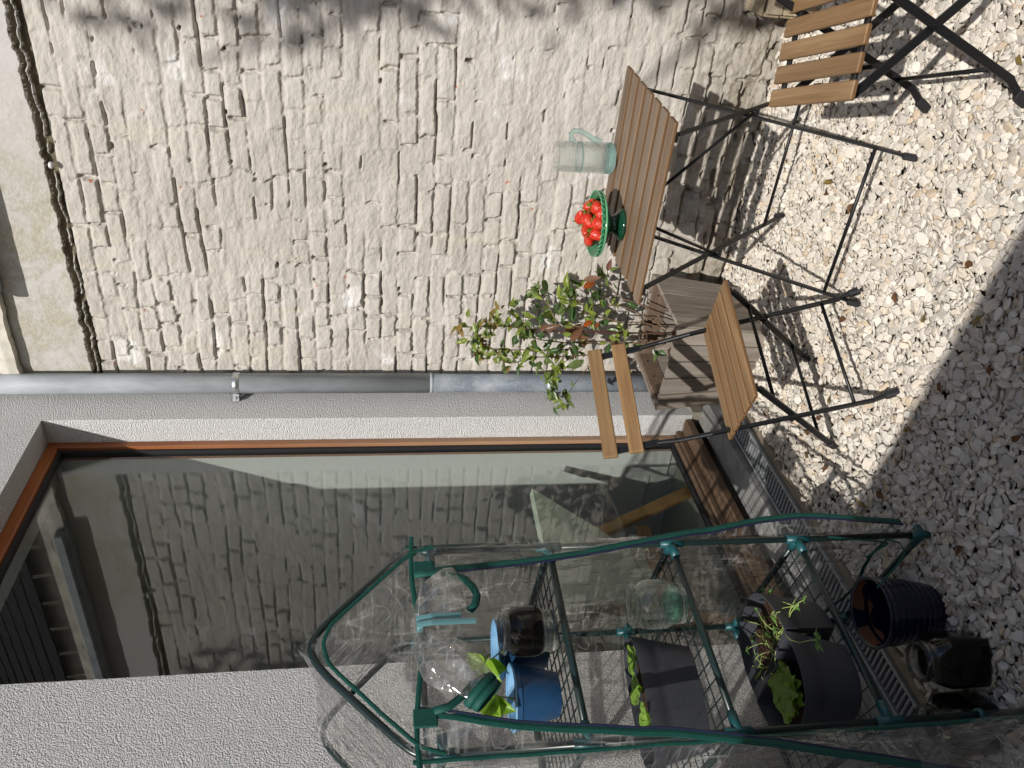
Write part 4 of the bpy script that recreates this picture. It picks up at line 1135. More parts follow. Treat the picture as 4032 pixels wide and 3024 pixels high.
# ---------------------------------------------------------------- on the table: jug, bowl, strawberries
def build_jug():
    c = G(2413, 624, 0.70); c = Vector((c.x, c.y, 0.7005))
    root = thing('glass_jug', 'pale aqua glass jug of water standing on the bistro table', 'jug', c)
    r = 0.051; H = 0.19
    prof = [(0.0005, 0.0), (r * 0.9, 0.0), (r, 0.006), (r, 0.03), (r * 0.985, 0.10), (r * 0.965, H - 0.004), (r * 0.95, H), (r * 0.925, H - 0.003), (r * 0.93, 0.10), (r * 0.90, 0.034), (r * 0.6, 0.026), (0.0005, 0.0245)]
    body = obj('body', MB().lathe(prof, 48, c, 0.006), MT['jug'], root, True)
    side = Vector((RT.x, RT.y, 0)).normalized() * 0.98 + Vector((-0.02, -0.02, 0))
    P = []
    for (o_, z) in ((0.048, 0.128), (0.058, 0.139), (0.074, 0.141), (0.086, 0.130), (0.086, 0.112), (0.076, 0.090), (0.065, 0.072), (0.056, 0.056), (0.050, 0.042)):
        P.append(c + side * o_ + Vector((0, 0, z)))
    obj('handle', MB().tube(P, [0.009, 0.0085, 0.008, 0.008, 0.008, 0.0085, 0.009, 0.011, 0.012], 14), MT['jug_handle'], root, True)
    obj('thick_base', MB().lathe([(0.0005, 0.001), (r * 0.89, 0.001), (r * 0.985, 0.007), (r * 0.985, 0.020), (r * 0.80, 0.0235), (0.0005, 0.0235)], 44, c), MT['jug_base'], root, True)
    obj('glass_ring', MB().lathe([(r * 0.90, 0.112), (r * 0.972, 0.108), (r * 0.972, 0.116), (r * 0.90, 0.114)], 44, c), MT['jug_handle'], root, True)
    zw = 0.108
    obj('water', MB().lathe([(0.0005, 0.0265), (r * 0.58, 0.0285), (r * 0.88, 0.0365), (r * 0.912, 0.10), (r * 0.915, zw + 0.002), (r * 0.88, zw), (0.0005, zw)], 40, c), MT['water'], root, True)
build_jug()

def build_bowl():
    c = G(2449, 884, 0.70); c = Vector((c.x, c.y, 0.7005))
    root = thing('pedestal_bowl', 'green glazed pedestal bowl with scalloped rim holding strawberries', 'bowl', c)
    H = 0.088; Rr = 0.101
    ped = [(0.0005, 0.006), (0.040, 0.006), (0.049, 0.0), (0.052, 0.002), (0.050, 0.009), (0.034, 0.022), (0.026, 0.034), (0.027, 0.044), (0.0005, 0.046)]
    obj('pedestal', MB().lathe(ped, 40, c), MT['bowl'], root, True)
    bw = [(0.0005, 0.043), (0.028, 0.043), (0.058, 0.052), (0.085, 0.068), (Rr, H - 0.006), (Rr, H - 0.001), (Rr - 0.006, H - 0.001), (0.080, 0.072), (0.055, 0.057), (0.025, 0.049), (0.0005, 0.048)]
    obj('basin', MB().lathe(bw, 56, c), MT['basin'], root, True)
    obj('rim', MB().lathe([(Rr - 0.003, H - 0.012), (Rr - 0.0005, H - 0.012), (Rr + 0.001, H + 0.003), (Rr - 0.002, H + 0.0045), (Rr - 0.005, H - 0.002)], 56, c), MT['basin'], root, True)
    n = 34; m = MB()
    for i in range(n):
        a = 2 * math.pi * i / n
        e = Vector((math.cos(a), math.sin(a), 0)); t = Vector((-math.sin(a), math.cos(a), 0))
        P = [c + e * (Rr - 0.001 + 0.003 * math.sin(q)) + t * (0.0078 * math.cos(q)) + Vector((0, 0, H - 0.004 + 0.0085 * math.sin(q))) for q in [math.pi * 2 * j / 10 for j in range(10)]]
        m.tube(P, 0.0017, 6, closed=True)
    obj('scalloped_rim', m, MT['bowl_edge'], root, True)
    obj('rim_band', MB().lathe([(Rr + 0.001, H - 0.014), (Rr + 0.003, H - 0.011), (Rr + 0.001, H - 0.008)], 56, c), MT['bowl_edge'], root, True)
    return c, H
bowl_c, bowl_h = build_bowl()

def build_berries():
    NV = Vector((FW.x, FW.y, 0)).normalized(); RV = Vector((RT.x, RT.y, 0)).normalized()
    # sideways, depth, height over the rim, size, tip direction, label
    B = [(0.052, -0.010, 0.020, 0.0185, (0.3, -0.9, -0.1), 'strawberry at the handle end of the bowl, highest on that side'),
         (0.040, -0.046, 0.004, 0.0205, (-0.3, -0.6, -0.6), 'big strawberry low at the front, nearest the glass jug'),
         (0.018, -0.002, 0.046, 0.0195, (0.2, -0.9, 0.1), 'strawberry lying on its side at the very top of the heap'),
         (0.004, -0.030, 0.032, 0.0200, (-0.5, -0.8, -0.2), 'strawberry just under the topmost one, seen full face'),
         (-0.012, -0.062, 0.004, 0.0200, (-0.2, -0.9, -0.3), 'strawberry with a spread leafy cap at the front middle'),
         (-0.024, -0.012, 0.030, 0.0180, (-0.3, -0.9, 0.2), 'strawberry in the upper middle of the heap, pointing to the plant'),
         (-0.042, -0.046, 0.008, 0.0195, (-0.4, -0.7, -0.5), 'seedy strawberry at the front towards the shrub'),
         (-0.056, -0.006, 0.018, 0.0185, (-0.2, -0.9, 0.1), 'strawberry at the shrub end of the bowl, raised behind a cap'),
         (0.018, -0.064, -0.004, 0.0180, (0.5, -0.8, -0.3), 'half hidden strawberry pressed against the front rim'),
         (0.020, 0.034, 0.012, 0.0200, (0.6, 0.4, -0.3), 'strawberry at the back of the bowl on the jug side'),
         (-0.024, 0.036, 0.012, 0.0200, (-0.6, 0.4, -0.3), 'strawberry at the back of the bowl on the shrub side'),
         (0.062, 0.030, 0.002, 0.0190, (0.6, 0.2, -0.5), 'strawberry tucked at the back edge behind the jug end'),
         (-0.002, 0.004, 0.004, 0.0220, (0.2, 0.2, -0.9), 'strawberry buried in the middle under the others')]
    for i, (sx, sd, hz, s, tp, lab) in enumerate(B):
        s *= 1.07
        c = bowl_c + RV * sx + NV * sd + Vector((0, 0, bowl_h + hz))
        root = thing('strawberry', lab, 'strawberry', c, 'strawberries in the green bowl')
        d = (RV * tp[0] + NV * tp[1] * 0.5 + Vector((0, 0, tp[2]))).normalized()
        Mx = orient(-d, Vector((0.1, 0.2, 1)), c)       # local +y points to the cap
        m = MB(); n = 20
        prof = [(0.0005, -1.62), (0.20, -1.55), (0.42, -1.25), (0.66, -0.78), (0.88, -0.22), (0.99, 0.22), (0.90, 0.60), (0.58, 0.80), (0.0005, 0.74)]
        m.lathe([(r * s, z * s) for r, z in prof], n, (0, 0, 0), 0.05, i)
        m.v = [Mx @ Vector((p.x, p.z, -p.y)) for p in m.v]
        obj('fruit', m, MT['berry'], root, True)
        cm = MB()
        for k in range(10):
            a = 2 * math.pi * k / 10 + R.uniform(-0.2, 0.2)
            L = s * R.uniform(0.95, 1.45)
            mm = leaf_mb(L, L * 0.40, 0.2, R.uniform(-0.5, 0.5), 4, 0, 0)
            dirv = Vector((math.cos(a), R.uniform(-0.1, 0.6), math.sin(a)))
            O = orient(dirv, Vector((0, 1, 0)), Vector((0, s * 0.80, 0)))
            cm.add([Mx @ (O @ p) for p in mm.v], mm.f)
        cm.tube([Mx @ Vector((0, s * 0.8, 0)), Mx @ Vector((s * 0.15, s * 1.35, s * 0.1))], 0.0012, 6)
        obj('calyx', cm, MT['calyx'], root)
build_berries()

# ---------------------------------------------------------------- small greenhouse
FR, FL = Vector((1.442, 1.470, 0)), Vector((0.935, 1.512, 0))
BR, BL = Vector((1.572, 1.970, 0)), Vector((1.065, 2.012, 0))
SH = (0.380, 0.725, 1.045)
EAVE, RIDGE = 1.345, 1.612
def gq(u, v, z):
    """point of the greenhouse plan: u from right to left, v from front to back"""
    p = FR.lerp(FL, u).lerp(BR.lerp(BL, u), v); return Vector((p.x, p.y, z))
def film_patch(fn, nu, nv, amp, seed, sc=9.0):
    m = MB().grid(fn, nu, nv)
    base = list(m.v)
    W_ = nu + 1
    for idx, p in enumerate(base):
        i, j = idx % W_, idx // W_
        a = base[min(nu, i + 1) + j * W_] - base[max(0, i - 1) + j * W_]
        b = base[i + min(nv, j + 1) * W_] - base[i + max(0, j - 1) * W_]
        n = a.cross(b)
        if n.length > 1e-9: n.normalize()
        s = Vector((seed * 3.1, seed * 1.7, seed))
        q = Vector((p.x * sc, p.y * sc, p.z * sc * 0.5))
        w = mnoise.noise(q + s) + 0.5 * mnoise.noise(q * 2.3 + s) + 0.35 * (1 - 2 * abs(mnoise.noise(Vector((q.x * 1.4 + q.z * 0.9, q.y * 1.4, q.z * 0.5)) + s)))
        m.v[idx] = p + n * amp * w
    return m
def build_greenhouse():
    root = thing('mini_greenhouse', 'small greenhouse of green tubes under clear film with four levels', 'greenhouse', gq(0.5, 0.5, 0))
    r = 0.0085
    # posts
    for (u, v) in ((0, 0), (1, 0), (0, 1), (1, 1)):
        obj('post', MB().tube([gq(u, v, 0.0), gq(u, v, EAVE)], r, 14), MT['gh_tube'], root, True)
    # gable hoops
    for v in (0, 1):
        pts = []
        ctrl = [gq(0, v, EAVE), gq(0, v, EAVE + 0.035), gq(0.03, v, EAVE + 0.065), gq(0.40, v, RIDGE - 0.022), gq(0.5, v, RIDGE), gq(0.60, v, RIDGE - 0.022), gq(0.97, v, EAVE + 0.065), gq(1, v, EAVE + 0.035), gq(1, v, EAVE)]
        for i in range(len(ctrl) - 1):
            p0, p1, p2, p3 = ctrl[max(0, i - 1)], ctrl[i], ctrl[i + 1], ctrl[min(len(ctrl) - 1, i + 2)]
            long_ = (p2 - p1).length > 0.1
            for k in range(6):
                t = k / 6
                if long_: q = p1.lerp(p2, t)
                else: q = 0.5 * ((2 * p1) + (p2 - p0) * t * 0.6 + (2 * p1 * -1 + 2 * p2) * 0 + Vector((0, 0, 0))) if False else p1.lerp(p2, t)
                pts.append(q)
        pts.append(ctrl[-1])
        for _ in range(5):
            pts = [pts[0]] + [(pts[i - 1] + pts[i] * 2 + pts[i + 1]) / 4 for i in range(1, len(pts) - 1)] + [pts[-1]]
        obj('gable_hoop', MB().tube(pts, r, 14), MT['gh_tube'], root, True)
    # tie bars at the eaves, side to side
    for u in (0, 1):
        obj('eaves_tube', MB().tube([gq(u, 0, EAVE - 0.005), gq(u, 1, EAVE - 0.005)], r, 12), MT['gh_tube'], root, True)
    obj('eaves_tube', MB().tube([gq(0, 1, EAVE - 0.005), gq(1, 1, EAVE - 0.005)], r, 12), MT['gh_tube'], root, True)
    # feet bars
    for u in (0, 1):
        obj('foot_tube', MB().tube([gq(u, 0, 0.02), gq(u, 1, 0.02)], r, 12), MT['gh_tube'], root, True)
    # shelves
    for z in SH:
        sh = obj('shelf', MB().tube([gq(0, 0, z), gq(1, 0, z)], r, 12).tube([gq(0, 1, z), gq(1, 1, z)], r, 12).tube([gq(0, 0, z), gq(0, 1, z)], r, 12).tube([gq(1, 0, z), gq(1, 1, z)], r, 12), MT['gh_tube'], root, True)
        w = MB()
        for i in range(1, 12): w.tube([gq(i / 12, -0.01, z + 0.006), gq(i / 12, 1.01, z + 0.006)], 0.0017, 5)
        for j in range(1, 12): w.tube([gq(0, j / 12, z + 0.008), gq(1, j / 12, z + 0.008)], 0.0017, 5)
        obj('wire_mesh', w, MT['gh_tube'], sh)
    # teal joints
    for z in SH + (EAVE - 0.005, 0.02):
        for (u, v) in ((0, 0), (1, 0), (0, 1), (1, 1)):
            c = gq(u, v, z); m = MB()
            m.tube([c + Vector((0, 0, -0.03 if z > 0.1 else -0.02)), c + Vector((0, 0, 0.032))], r * 1.32, 14)
            dv = (gq(u, 1 - v, z) - c).normalized(); du = (gq(1 - u, v, z) - c).normalized()
            m.tube([c, c + dv * 0.045], r * 1.28, 12)
            if z > 0.1 : m.tube([c, c + du * 0.045], r * 1.28, 12)
            else: m.tube([c, c - du * 0.028], r * 1.2, 12)
            obj('joint', m, MT['gh_joint'], root, True)
    # film: sides, back, roof, gables and the two front strips beside the open door
    e = 0.014
    out = lambda p, d: p + d
    sx = (FR - FL).normalized(); sy = (BR - FR).normalized()
    zt = EAVE + 0.03
    obj('side_film', film_patch(lambda u, v: gq(0, -0.01 + 1.02 * u, 0.06 + (zt - 0.06) * v) + sx * (e + 0.012 * math.sin(math.pi * u)), 34, 60, 0.010, 1), MT['film'], root, True, label='clear film on the side towards the chair')
    obj('side_film', film_patch(lambda u, v: gq(1, -0.01 + 1.02 * u, 0.06 + (zt - 0.06) * v) - sx * (e + 0.012 * math.sin(math.pi * u)), 34, 60, 0.010, 2), MT['film'], root, True, label='clear film on the side away from the chair')
    obj('back_film', film_patch(lambda u, v: gq(u, 1, 0.06 + (zt - 0.06) * v) + sy * e, 34, 60, 0.006, 3), MT['film'], root, True)
    for a, b in ((0, 0.5), (1, 0.5)):
        s_ = sx if a == 0 else -sx
        obj('roof_film', film_patch(lambda u, v: gq(a + (b - a) * u, -0.02 + 1.04 * v, zt + 0.02 + (RIDGE + 0.010 - zt - 0.02) * u) + s_ * e * (1 - u) + Vector((0, 0, 0.008 - 0.02 * math.sin(math.pi * v))), 24, 34, 0.006, 4 + a), MT['film'], root, True)
    for v_, sgn in ((0, -1), (1, 1)):
        obj('gable_film', film_patch(lambda u, v: gq(u, v_, (EAVE + 0.02) + v * (min(zt + 0.02 + (RIDGE - zt - 0.02) * (1 - abs(u - 0.5) * 2), RIDGE - 0.005) - EAVE - 0.02)) + sy * sgn * e, 30, 12, 0.005, 7 + v_), MT['film'], root, True)
    # front strip by the right post: outer edge follows the post, inner edge is the zip that bellies outwards
    S = 4032 / 2212
    zr = [PY(x * S, y * S, Y) for (x, y, Y) in ((905, 1238, 1.452), (960, 1228, 1.448), (1060, 1220, 1.442), (1190, 1204, 1.436), (1330, 1180, 1.430), (1450, 1155, 1.425), (1560, 1140, 1.424), (1640, 1122, 1.424), (1720, 1112, 1.424), (1800, 1115, 1.424), (1880, 1122, 1.424), (1945, 1126, 1.424))]
    zl = [PY(x * S, y * S, Y) for (x, y, Y) in ((905, 1541, 1.462), (965, 1546, 1.458), (1060, 1560, 1.455), (1160, 1573, 1.455), (1330, 1580, 1.455), (1500, 1586, 1.452), (1680, 1606, 1.448), (1900, 1642, 1.445), (2060, 1668, 1.44), (2212, 1692, 1.44), (2380, 1712, 1.44))]
    def poly(P, t):
        t = min(max(t, 0), 1) * (len(P) - 1); i = min(int(t), len(P) - 2); return P[i].lerp(P[i + 1], t - i)
    def strip(P, u0, sgn):
        def fn(u, v):
            q = poly(P, 1 - v); post = gq(u0, 0, q.z) - sy * 0.012 + sx * (0.012 * sgn)
            return q.lerp(post, u)
        return fn
    obj('front_film', film_patch(strip(zr, 0, 1), 8, 60, 0.006, 11), MT['film'], root, True, label='narrow front strip of film at the post near the chair')
    obj('front_film', film_patch(strip(zl, 1, -1), 10, 60, 0.006, 12), MT['film'], root, True, label='wider front strip of film at the far post')
    # webbing: zips, front band, gable edging, corner seams
    def ribbon(P, w, t, up, name, mat, par=root, n=60):
        Q = [poly(P, i / n) for i in range(n + 1)]
        for _ in range(3): Q = [Q[0]] + [(Q[i - 1] + Q[i] + Q[i + 1]) / 3 for i in range(1, n)] + [Q[-1]]
        Q = [q + sy * (0.0025 * mnoise.noise(q * 16)) + sx * (0.0025 * mnoise.noise(q * 14 + Vector((5, 5, 5)))) for q in Q]
        return obj(name, MB().tube(Q, w / 2, 6, True, t / 2, up), mat, par, False)
    for P, s_ in ((zr, 1), (zl, -1)):
        z1 = ribbon(P, 0.017, 0.005, sx, 'zip_tape', MT['gh_trim'])
        ribbon([p - sx * (0.0105 * s_) - sy * 0.001 for p in P], 0.006, 0.004, sx, 'zip_teeth', MT['gh_zip'], z1)
    bandP = [gq(u, 0, 1.386 + 0.006 * math.sin(u * 9) - 0.008 * math.sin(math.pi * u)) - sy * 0.017 for u in [k / 14 for k in range(-1, 16)]]
    ribbon(bandP, 0.013, 0.005, (0, 0, 1), 'front_band', MT['gh_trim'])
    gb = [gq(u, 0, z) - sy * 0.018 for (u, z) in ((-0.01, EAVE - 0.01), (0.03, EAVE + 0.045), (0.40, RIDGE - 0.045), (0.5, RIDGE - 0.03), (0.6, RIDGE - 0.045), (0.97, EAVE + 0.045), (1.01, EAVE - 0.01))]
    ribbon(gb, 0.010, 0.004, (0, 0, 1), 'gable_edging', MT['gh_trim'])
    ribbon([gq(1.035, -0.005, z) - sy * 0.014 for z in (1.40, 1.2, 0.8, 0.4, 0.06)], 0.010, 0.004, sx, 'corner_seam', MT['gh_trim'])
    ribbon([gq(-0.03, -0.002, z) for z in (1.40, 1.25, 1.15)], 0.008, 0.004, sx, 'corner_seam', MT['gh_trim'])
    ribbon([gq(0, v, 0.075 + 0.02 * math.sin(v * 7)) + sx * 0.02 for v in [k / 8 for k in range(9)]], 0.012, 0.004, (0, 0, 1), 'hem', MT['gh_trim'])
    # ties at the foot
    ribbon([PY(x * S, y * S, Y) for (x, y, Y) in ((1790, 1160, 1.46), (1885, 1168, 1.46), (1920, 1172, 1.47), (1890, 1190, 1.47), (1870, 1205, 1.48))], 0.006, 0.003, sx, 'corner_tie', MT['gh_trim'])
    ribbon([PY(x * S, y * S, Y) for (x, y, Y) in ((1900, 1160, 1.46), (1945, 1172, 1.46), (1955, 1195, 1.48), (1935, 1225, 1.5), (1895, 1270, 1.53))], 0.006, 0.003, sx, 'corner_tie', MT['gh_trim'])
    # zip heads
    for P, s_ in ((zr, 1), (zl, -1)):
        a = P[0]; m = MB().cbox(a + Vector((0, 0, -0.012)) + sx * (0.012 * s_) - sy * 0.003, (0.040, 0.006, 0.048), 0.002, ROT('Z', math.atan2(sx.y, sx.x)))
        z2 = obj('zip_head', m, MT['gh_trim'], root)
        p = a + Vector((0, 0, -0.052)) - sy * 0.006
        obj('zip_puller', MB().tube([p + Vector((0.007 * math.cos(q), 0, 0.012 * math.sin(q) - 0.012)) for q in [k * math.pi / 5 for k in range(10)]], 0.0016, 6, closed=True), MT['steel'], z2)
    # rolled-up door: gathered at the tie, two pouches of film
    z7 = lambda x, y, Y: PY(1344 + x / 1.6458, 2016 + y / 1.6458, Y)
    def pouch(ctrl, rad_, folds, seed, name_):
        m = MB(); nseg = 30; na = 44
        Q = [poly(ctrl, i / nseg) for i in range(nseg + 1)]
        for _ in range(3): Q = [Q[0]] + [(Q[i - 1] + Q[i] + Q[i + 1]) / 3 for i in range(1, nseg)] + [Q[-1]]
        rads = np.interp(np.linspace(0, 1, nseg + 1), np.linspace(0, 1, len(rad_)), rad_)
        def fn(u, v):
            i = min(int(v * nseg), nseg); c = Q[i]
            t = (Q[min(nseg, i + 1)] - Q[max(0, i - 1)]).normalized()
            a_ = t.cross(sy).normalized(); b_ = sy
            q = 2 * math.pi * u
            f = 1 + 0.16 * math.sin(folds * q + seed + 2 * v) + 0.14 * mnoise.noise(Vector((math.cos(q) * 2.2, math.sin(q) * 2.2, v * 1.5 + seed)))
            return c + (a_ * math.cos(q) + b_ * (0.62 * math.sin(q))) * (rads[i] * f)
        m.grid(fn, na, nseg)
        return obj(name_, m, MT['film2'], root, True), Q, rads
    tie = z7(520, 745, 1.440)
    r1, Q1, q1 = pouch([tie, z7(560, 660, 1.436), z7(640, 570, 1.43), z7(730, 510, 1.428), z7(775, 500, 1.43)], [0.008, 0.032, 0.052, 0.052, 0.046], 5, 1.0, 'rolled_door')
    r2, Q2, q2 = pouch([tie, z7(570, 850, 1.434), z7(680, 970, 1.43), z7(800, 1075, 1.428), z7(900, 1155, 1.43)], [0.008, 0.034, 0.052, 0.044, 0.036], 6, 2.0, 'rolled_door')
    m = MB()
    m.tube([z7(x, y, 1.425) for (x, y) in ((470, 405), (560, 395), (640, 388), (720, 400), (800, 435), (850, 480), (880, 540), (868, 600), (830, 640))], 0.0035, 6, True, 0.009, sy)
    obj('door_edging', m, MT['gh_trim'], r1, True)
    m = MB()
    for (dx, rr_) in ((0.0, 0.040), (0.016, 0.036)):
        c = Q2[-1] + (Q2[-1] - Q2[-4]).normalized() * dx; t = (Q2[-1] - Q2[-5]).normalized(); a_ = t.cross(sy).normalized()
        m.tube([c + a_ * (rr_ * math.cos(q)) + sy * (rr_ * 0.62 * math.sin(q)) for q in [k * math.pi / 12 for k in range(24)]], 0.010, 6, ry=0.003, up=t, closed=True)
    m.tube([z7(x, y, 1.425) for (x, y) in ((600, 1290), (700, 1260), (790, 1190), (850, 1120), (930, 1065), (985, 1095))], 0.009, 6, True, 0.003, sx)
    obj('door_edging', m, MT['gh_trim'], r2, True)
    t_ = MB()
    for (dx, l, y_) in ((0.006, 0.085, 1.420), (-0.014, 0.115, 1.415)):
        a = tie + sx * dx; t_.tube([a + Vector((0, y_ - tie.y, 0.012)), a + Vector((0, y_ - tie.y - 0.006, -0.02)), a + Vector((0.002, y_ - tie.y - 0.003, -l))], 0.0075, 6, True, 0.0012, sx)
    t_.tube([tie + sx * (0.012 * math.cos(q)) + sy * (0.012 * math.sin(q)) + Vector((0, 0, 0.004)) for q in [k * math.pi / 6 for k in range(12)]], 0.007, 6, ry=0.0015, up=(0, 0, 1), closed=True)
    obj('tie_tape', t_, MT['tie'], root)
    # film rolled back at the far lower corner, with its clip
    obj('loose_film', film_patch(lambda u, v: PY((1990 + 240 * u) * S, (1600 + 60 * v - 95 * u * (1 - v)) * S, 1.40 - 0.03 * v), 16, 12, 0.006, 21), MT['film'], root, True)
    c = gq(1, 0, 0.165)
    obj('post_clip', MB().lathe([(r * 1.1, -0.006), (r * 1.7, -0.005), (r * 1.7, 0.005), (r * 1.1, 0.006)], 14, c), MT['gh_joint'], root, True)
    return sx, sy
GX, GY = build_greenhouse()

# ---------------------------------------------------------------- pots, jars and seedlings on the shelves
def soil_disc(rad_, c, z, amp=0.004, seed=0, sx=1.0, rot=0.0):
    m = MB(); n = 26
    m.v.append(Vector((c[0], c[1], z)))
    rings = 7
    for j in range(1, rings + 1):
        for k in range(n):
            a = 2 * math.pi * k / n; q = rad_ * j / rings
            x, y = q * math.cos(a) * sx, q * math.sin(a)
            x, y = x * math.cos(rot) - y * math.sin(rot), x * math.sin(rot) + y * math.cos(rot)
            p = Vector((c[0] + x, c[1] + y, z))
            p.z += amp * (mnoise.noise(p * 45 + Vector((seed, 0, 0))) + 0.7 * mnoise.noise(p * 120)) if j < rings else 0
            m.v.append(p)
    for k in range(n): m.f.append((0, 1 + k, 1 + (k + 1) % n))
    for j in range(rings - 1):
        for k in range(n):
            a = 1 + j * n; m.f.append((a + k, a + n + k, a + n + (k + 1) % n, a + (k + 1) % n))
    return m

def blue_pot(c, h, rt, rb, label):
    root = thing('blue_pot', label, 'flower pot', c, 'blue pots on the top shelf')
    pf = [(0.0005, 0.0), (rb, 0.0), (rb + 0.002, 0.004), (rt * 0.965, h - 0.016), (rt, h - 0.014), (rt, h), (rt - 0.004, h)]
    autosmooth(obj('body', MB().lathe(pf, 40, c), MT['blue'], root, True), 35)
    obj('inside', MB().lathe([(rt - 0.004, h), (rt - 0.006, h - 0.012), (rb - 0.004, 0.012), (0.0005, 0.011)], 40, c), MT['blue_in'], root, True)
    obj('rim', MB().lathe([(rt - 0.005, h - 0.001), (rt, h + 0.002), (rt + 0.003, h), (rt + 0.001, h - 0.003)], 40, c), MT['blue_in'], root, True)
    obj('soil', soil_disc(rt * 0.885, c, c.z + h - 0.017, 0.009, c.x * 9), MT['soil_dry'], root, True)
    return root
pA = Vector((1.302, 1.676, 1.054)); pB = Vector((1.150, 1.652, 1.054))
blue_pot(pA, 0.126, 0.072, 0.046, 'blue pot half hidden behind the soil-filled jar on the top shelf')
blue_pot(pB, 0.108, 0.074, 0.049, 'blue pot in full view on the top shelf, beside the zip')

def seedling(name, label, base, pts, leaves, mat, sr=0.0022, group=None):
    root = thing(name, label, 'seedling', base, group)
    obj('stem', MB().tube([base] + pts, [sr * (1 - 0.4 * i / (len(pts) + 1)) for i in range(len(pts) + 1)], 8), MT['stem_green'], root, True)
    for (p, d, up, L, W_, fold, curl) in leaves:
        m = leaf_mb(L, W_, fold, curl, 8, 0.02, L * 99, 1.0, orient(Vector(d), Vector(up), Vector(p)))
        obj('leaf', m, mat, root, True)
    return root
Z7 = lambda x, y, Y: PY(1344 + x / 1.6458, 2016 + y / 1.6458, Y)
a0 = pA + Vector((-0.01, -0.01, 0.100)); yA = 1.640
t0 = Z7(930, 985, yA)
seedling('basil_seedling', 'tall leaning basil seedling in the blue pot behind the jar', a0, [Z7(1050, 890, 1.66), Z7(985, 945, 1.648), t0],
         [(t0, Z7(840, 960, yA) - t0 + Vector((0, -0.01, 0)), (-0.5, -0.6, 0.6), 0.050, 0.046, 0.45, 0.3), (t0, Z7(980, 1050, yA) - t0, (-0.6, -0.7, 0.5), 0.056, 0.058, 0.5, 0.3),
          (t0, Z7(1020, 1010, yA) - t0, (-0.3, -0.5, 0.8), 0.054, 0.052, 0.5, 0.2), (t0, Z7(900, 920, yA) - t0, (-0.2, -0.4, 0.9), 0.040, 0.036, 0.4, 0.4), (t0, Z7(945, 930, yA) - t0, (0.2, -0.6, 0.6), 0.036, 0.020, 0.5, 0.3)], MT['basil'])
b0 = pB + Vector((-0.015, -0.01, 0.085)); yB = 1.600
t1 = Z7(975, 1205, yB)
seedling('basil_seedling', 'short basil seedling with folded leaves in the front blue pot', b0, [Z7(1060, 1200, 1.61), Z7(1010, 1196, yB), t1],
         [(t1, Z7(1000, 1320, yB) - t1, (-0.7, -0.6, 0.4), 0.058, 0.060, 0.5, 0.35), (t1 + Vector((0, -0.004, -0.004)), Z7(1110, 1300, yB) - t1, (-0.6, -0.5, 0.5), 0.060, 0.048, 0.6, 0.1), (t1, Z7(930, 1260, yB) - t1, (-0.4, -0.7, 0.6), 0.042, 0.042, 0.4, 0.3)], MT['basil'])
w0 = pA + Vector((-0.035, -0.035, 0.100))
seedling('weed_sprout', 'tiny pale sprout beside the tall stem in the rear blue pot', w0, [w0 + Vector((-0.004, -0.004, 0.02))],
         [(w0 + Vector((-0.004, -0.004, 0.02)), (math.cos(k * 1.3), math.sin(k * 1.3), 0.6), (0, 0, 1), 0.014, 0.008, 0.3, 0.2) for k in range(5)], MT['basil'], 0.0011)

def jar(c, rB, h, label, soil=False, green=False):
    root = thing('glass_jar', label, 'jar', c)
    pf = [(0.0005, 0.004), (rB * 0.76, 0.002), (rB * 0.80, 0.0), (rB * 0.83, 0.004), (rB * 0.84, h * 0.22), (rB * 0.97, h * 0.32), (rB, h * 0.40), (rB, h * 0.66), (rB * 0.93, h * 0.78), (rB * 0.76, h * 0.86), (rB * 0.76, h * 0.90), (rB * 0.90, h * 0.92), (rB * 0.92, h * 0.955), (rB * 0.84, h * 0.965), (rB * 0.80, h), (rB * 0.76, h)]
    inner = [(r_ - 0.0035 if r_ > 0.01 else r_, z if z > 0.01 else z + 0.006) for r_, z in pf[4:14]][::-1] + [(rB * 0.78, h * 0.10), (0.0005, h * 0.07)]
    obj('body', MB().lathe(pf + [(rB * 0.72, h * 0.985)] + inner, 44, c, 0.004), MT['jar'], root, True)
    if green: obj('thick_base', MB().lathe([(0.0005, h * 0.075), (rB * 0.74, h * 0.105), (rB * 0.77, h * 0.24), (0.0005, h * 0.20)], 40, c), MT['jarg'], root, True)
    if soil:
        z0 = h * 0.26
        obj('soil', MB().lathe([(0.0005, z0), (rB * 0.80, z0), (rB * 0.945, h * 0.32), (rB * 0.975, h * 0.40), (rB * 0.975, h * 0.66), (rB * 0.90, h * 0.78), (rB * 0.735, h * 0.855), (0.0005, h * 0.845)], 44, c, 0.004), MT['soil_black'], root, True)
    return root
jar(Vector((1.255, 1.552, 1.054)), 0.058, 0.130, 'glass jar filled with black soil on the top shelf', True)
jar(Vector((1.292, 1.522, 0.734)), 0.059, 0.132, 'empty greenish glass jar on the middle shelf beside the long planter', False, True)

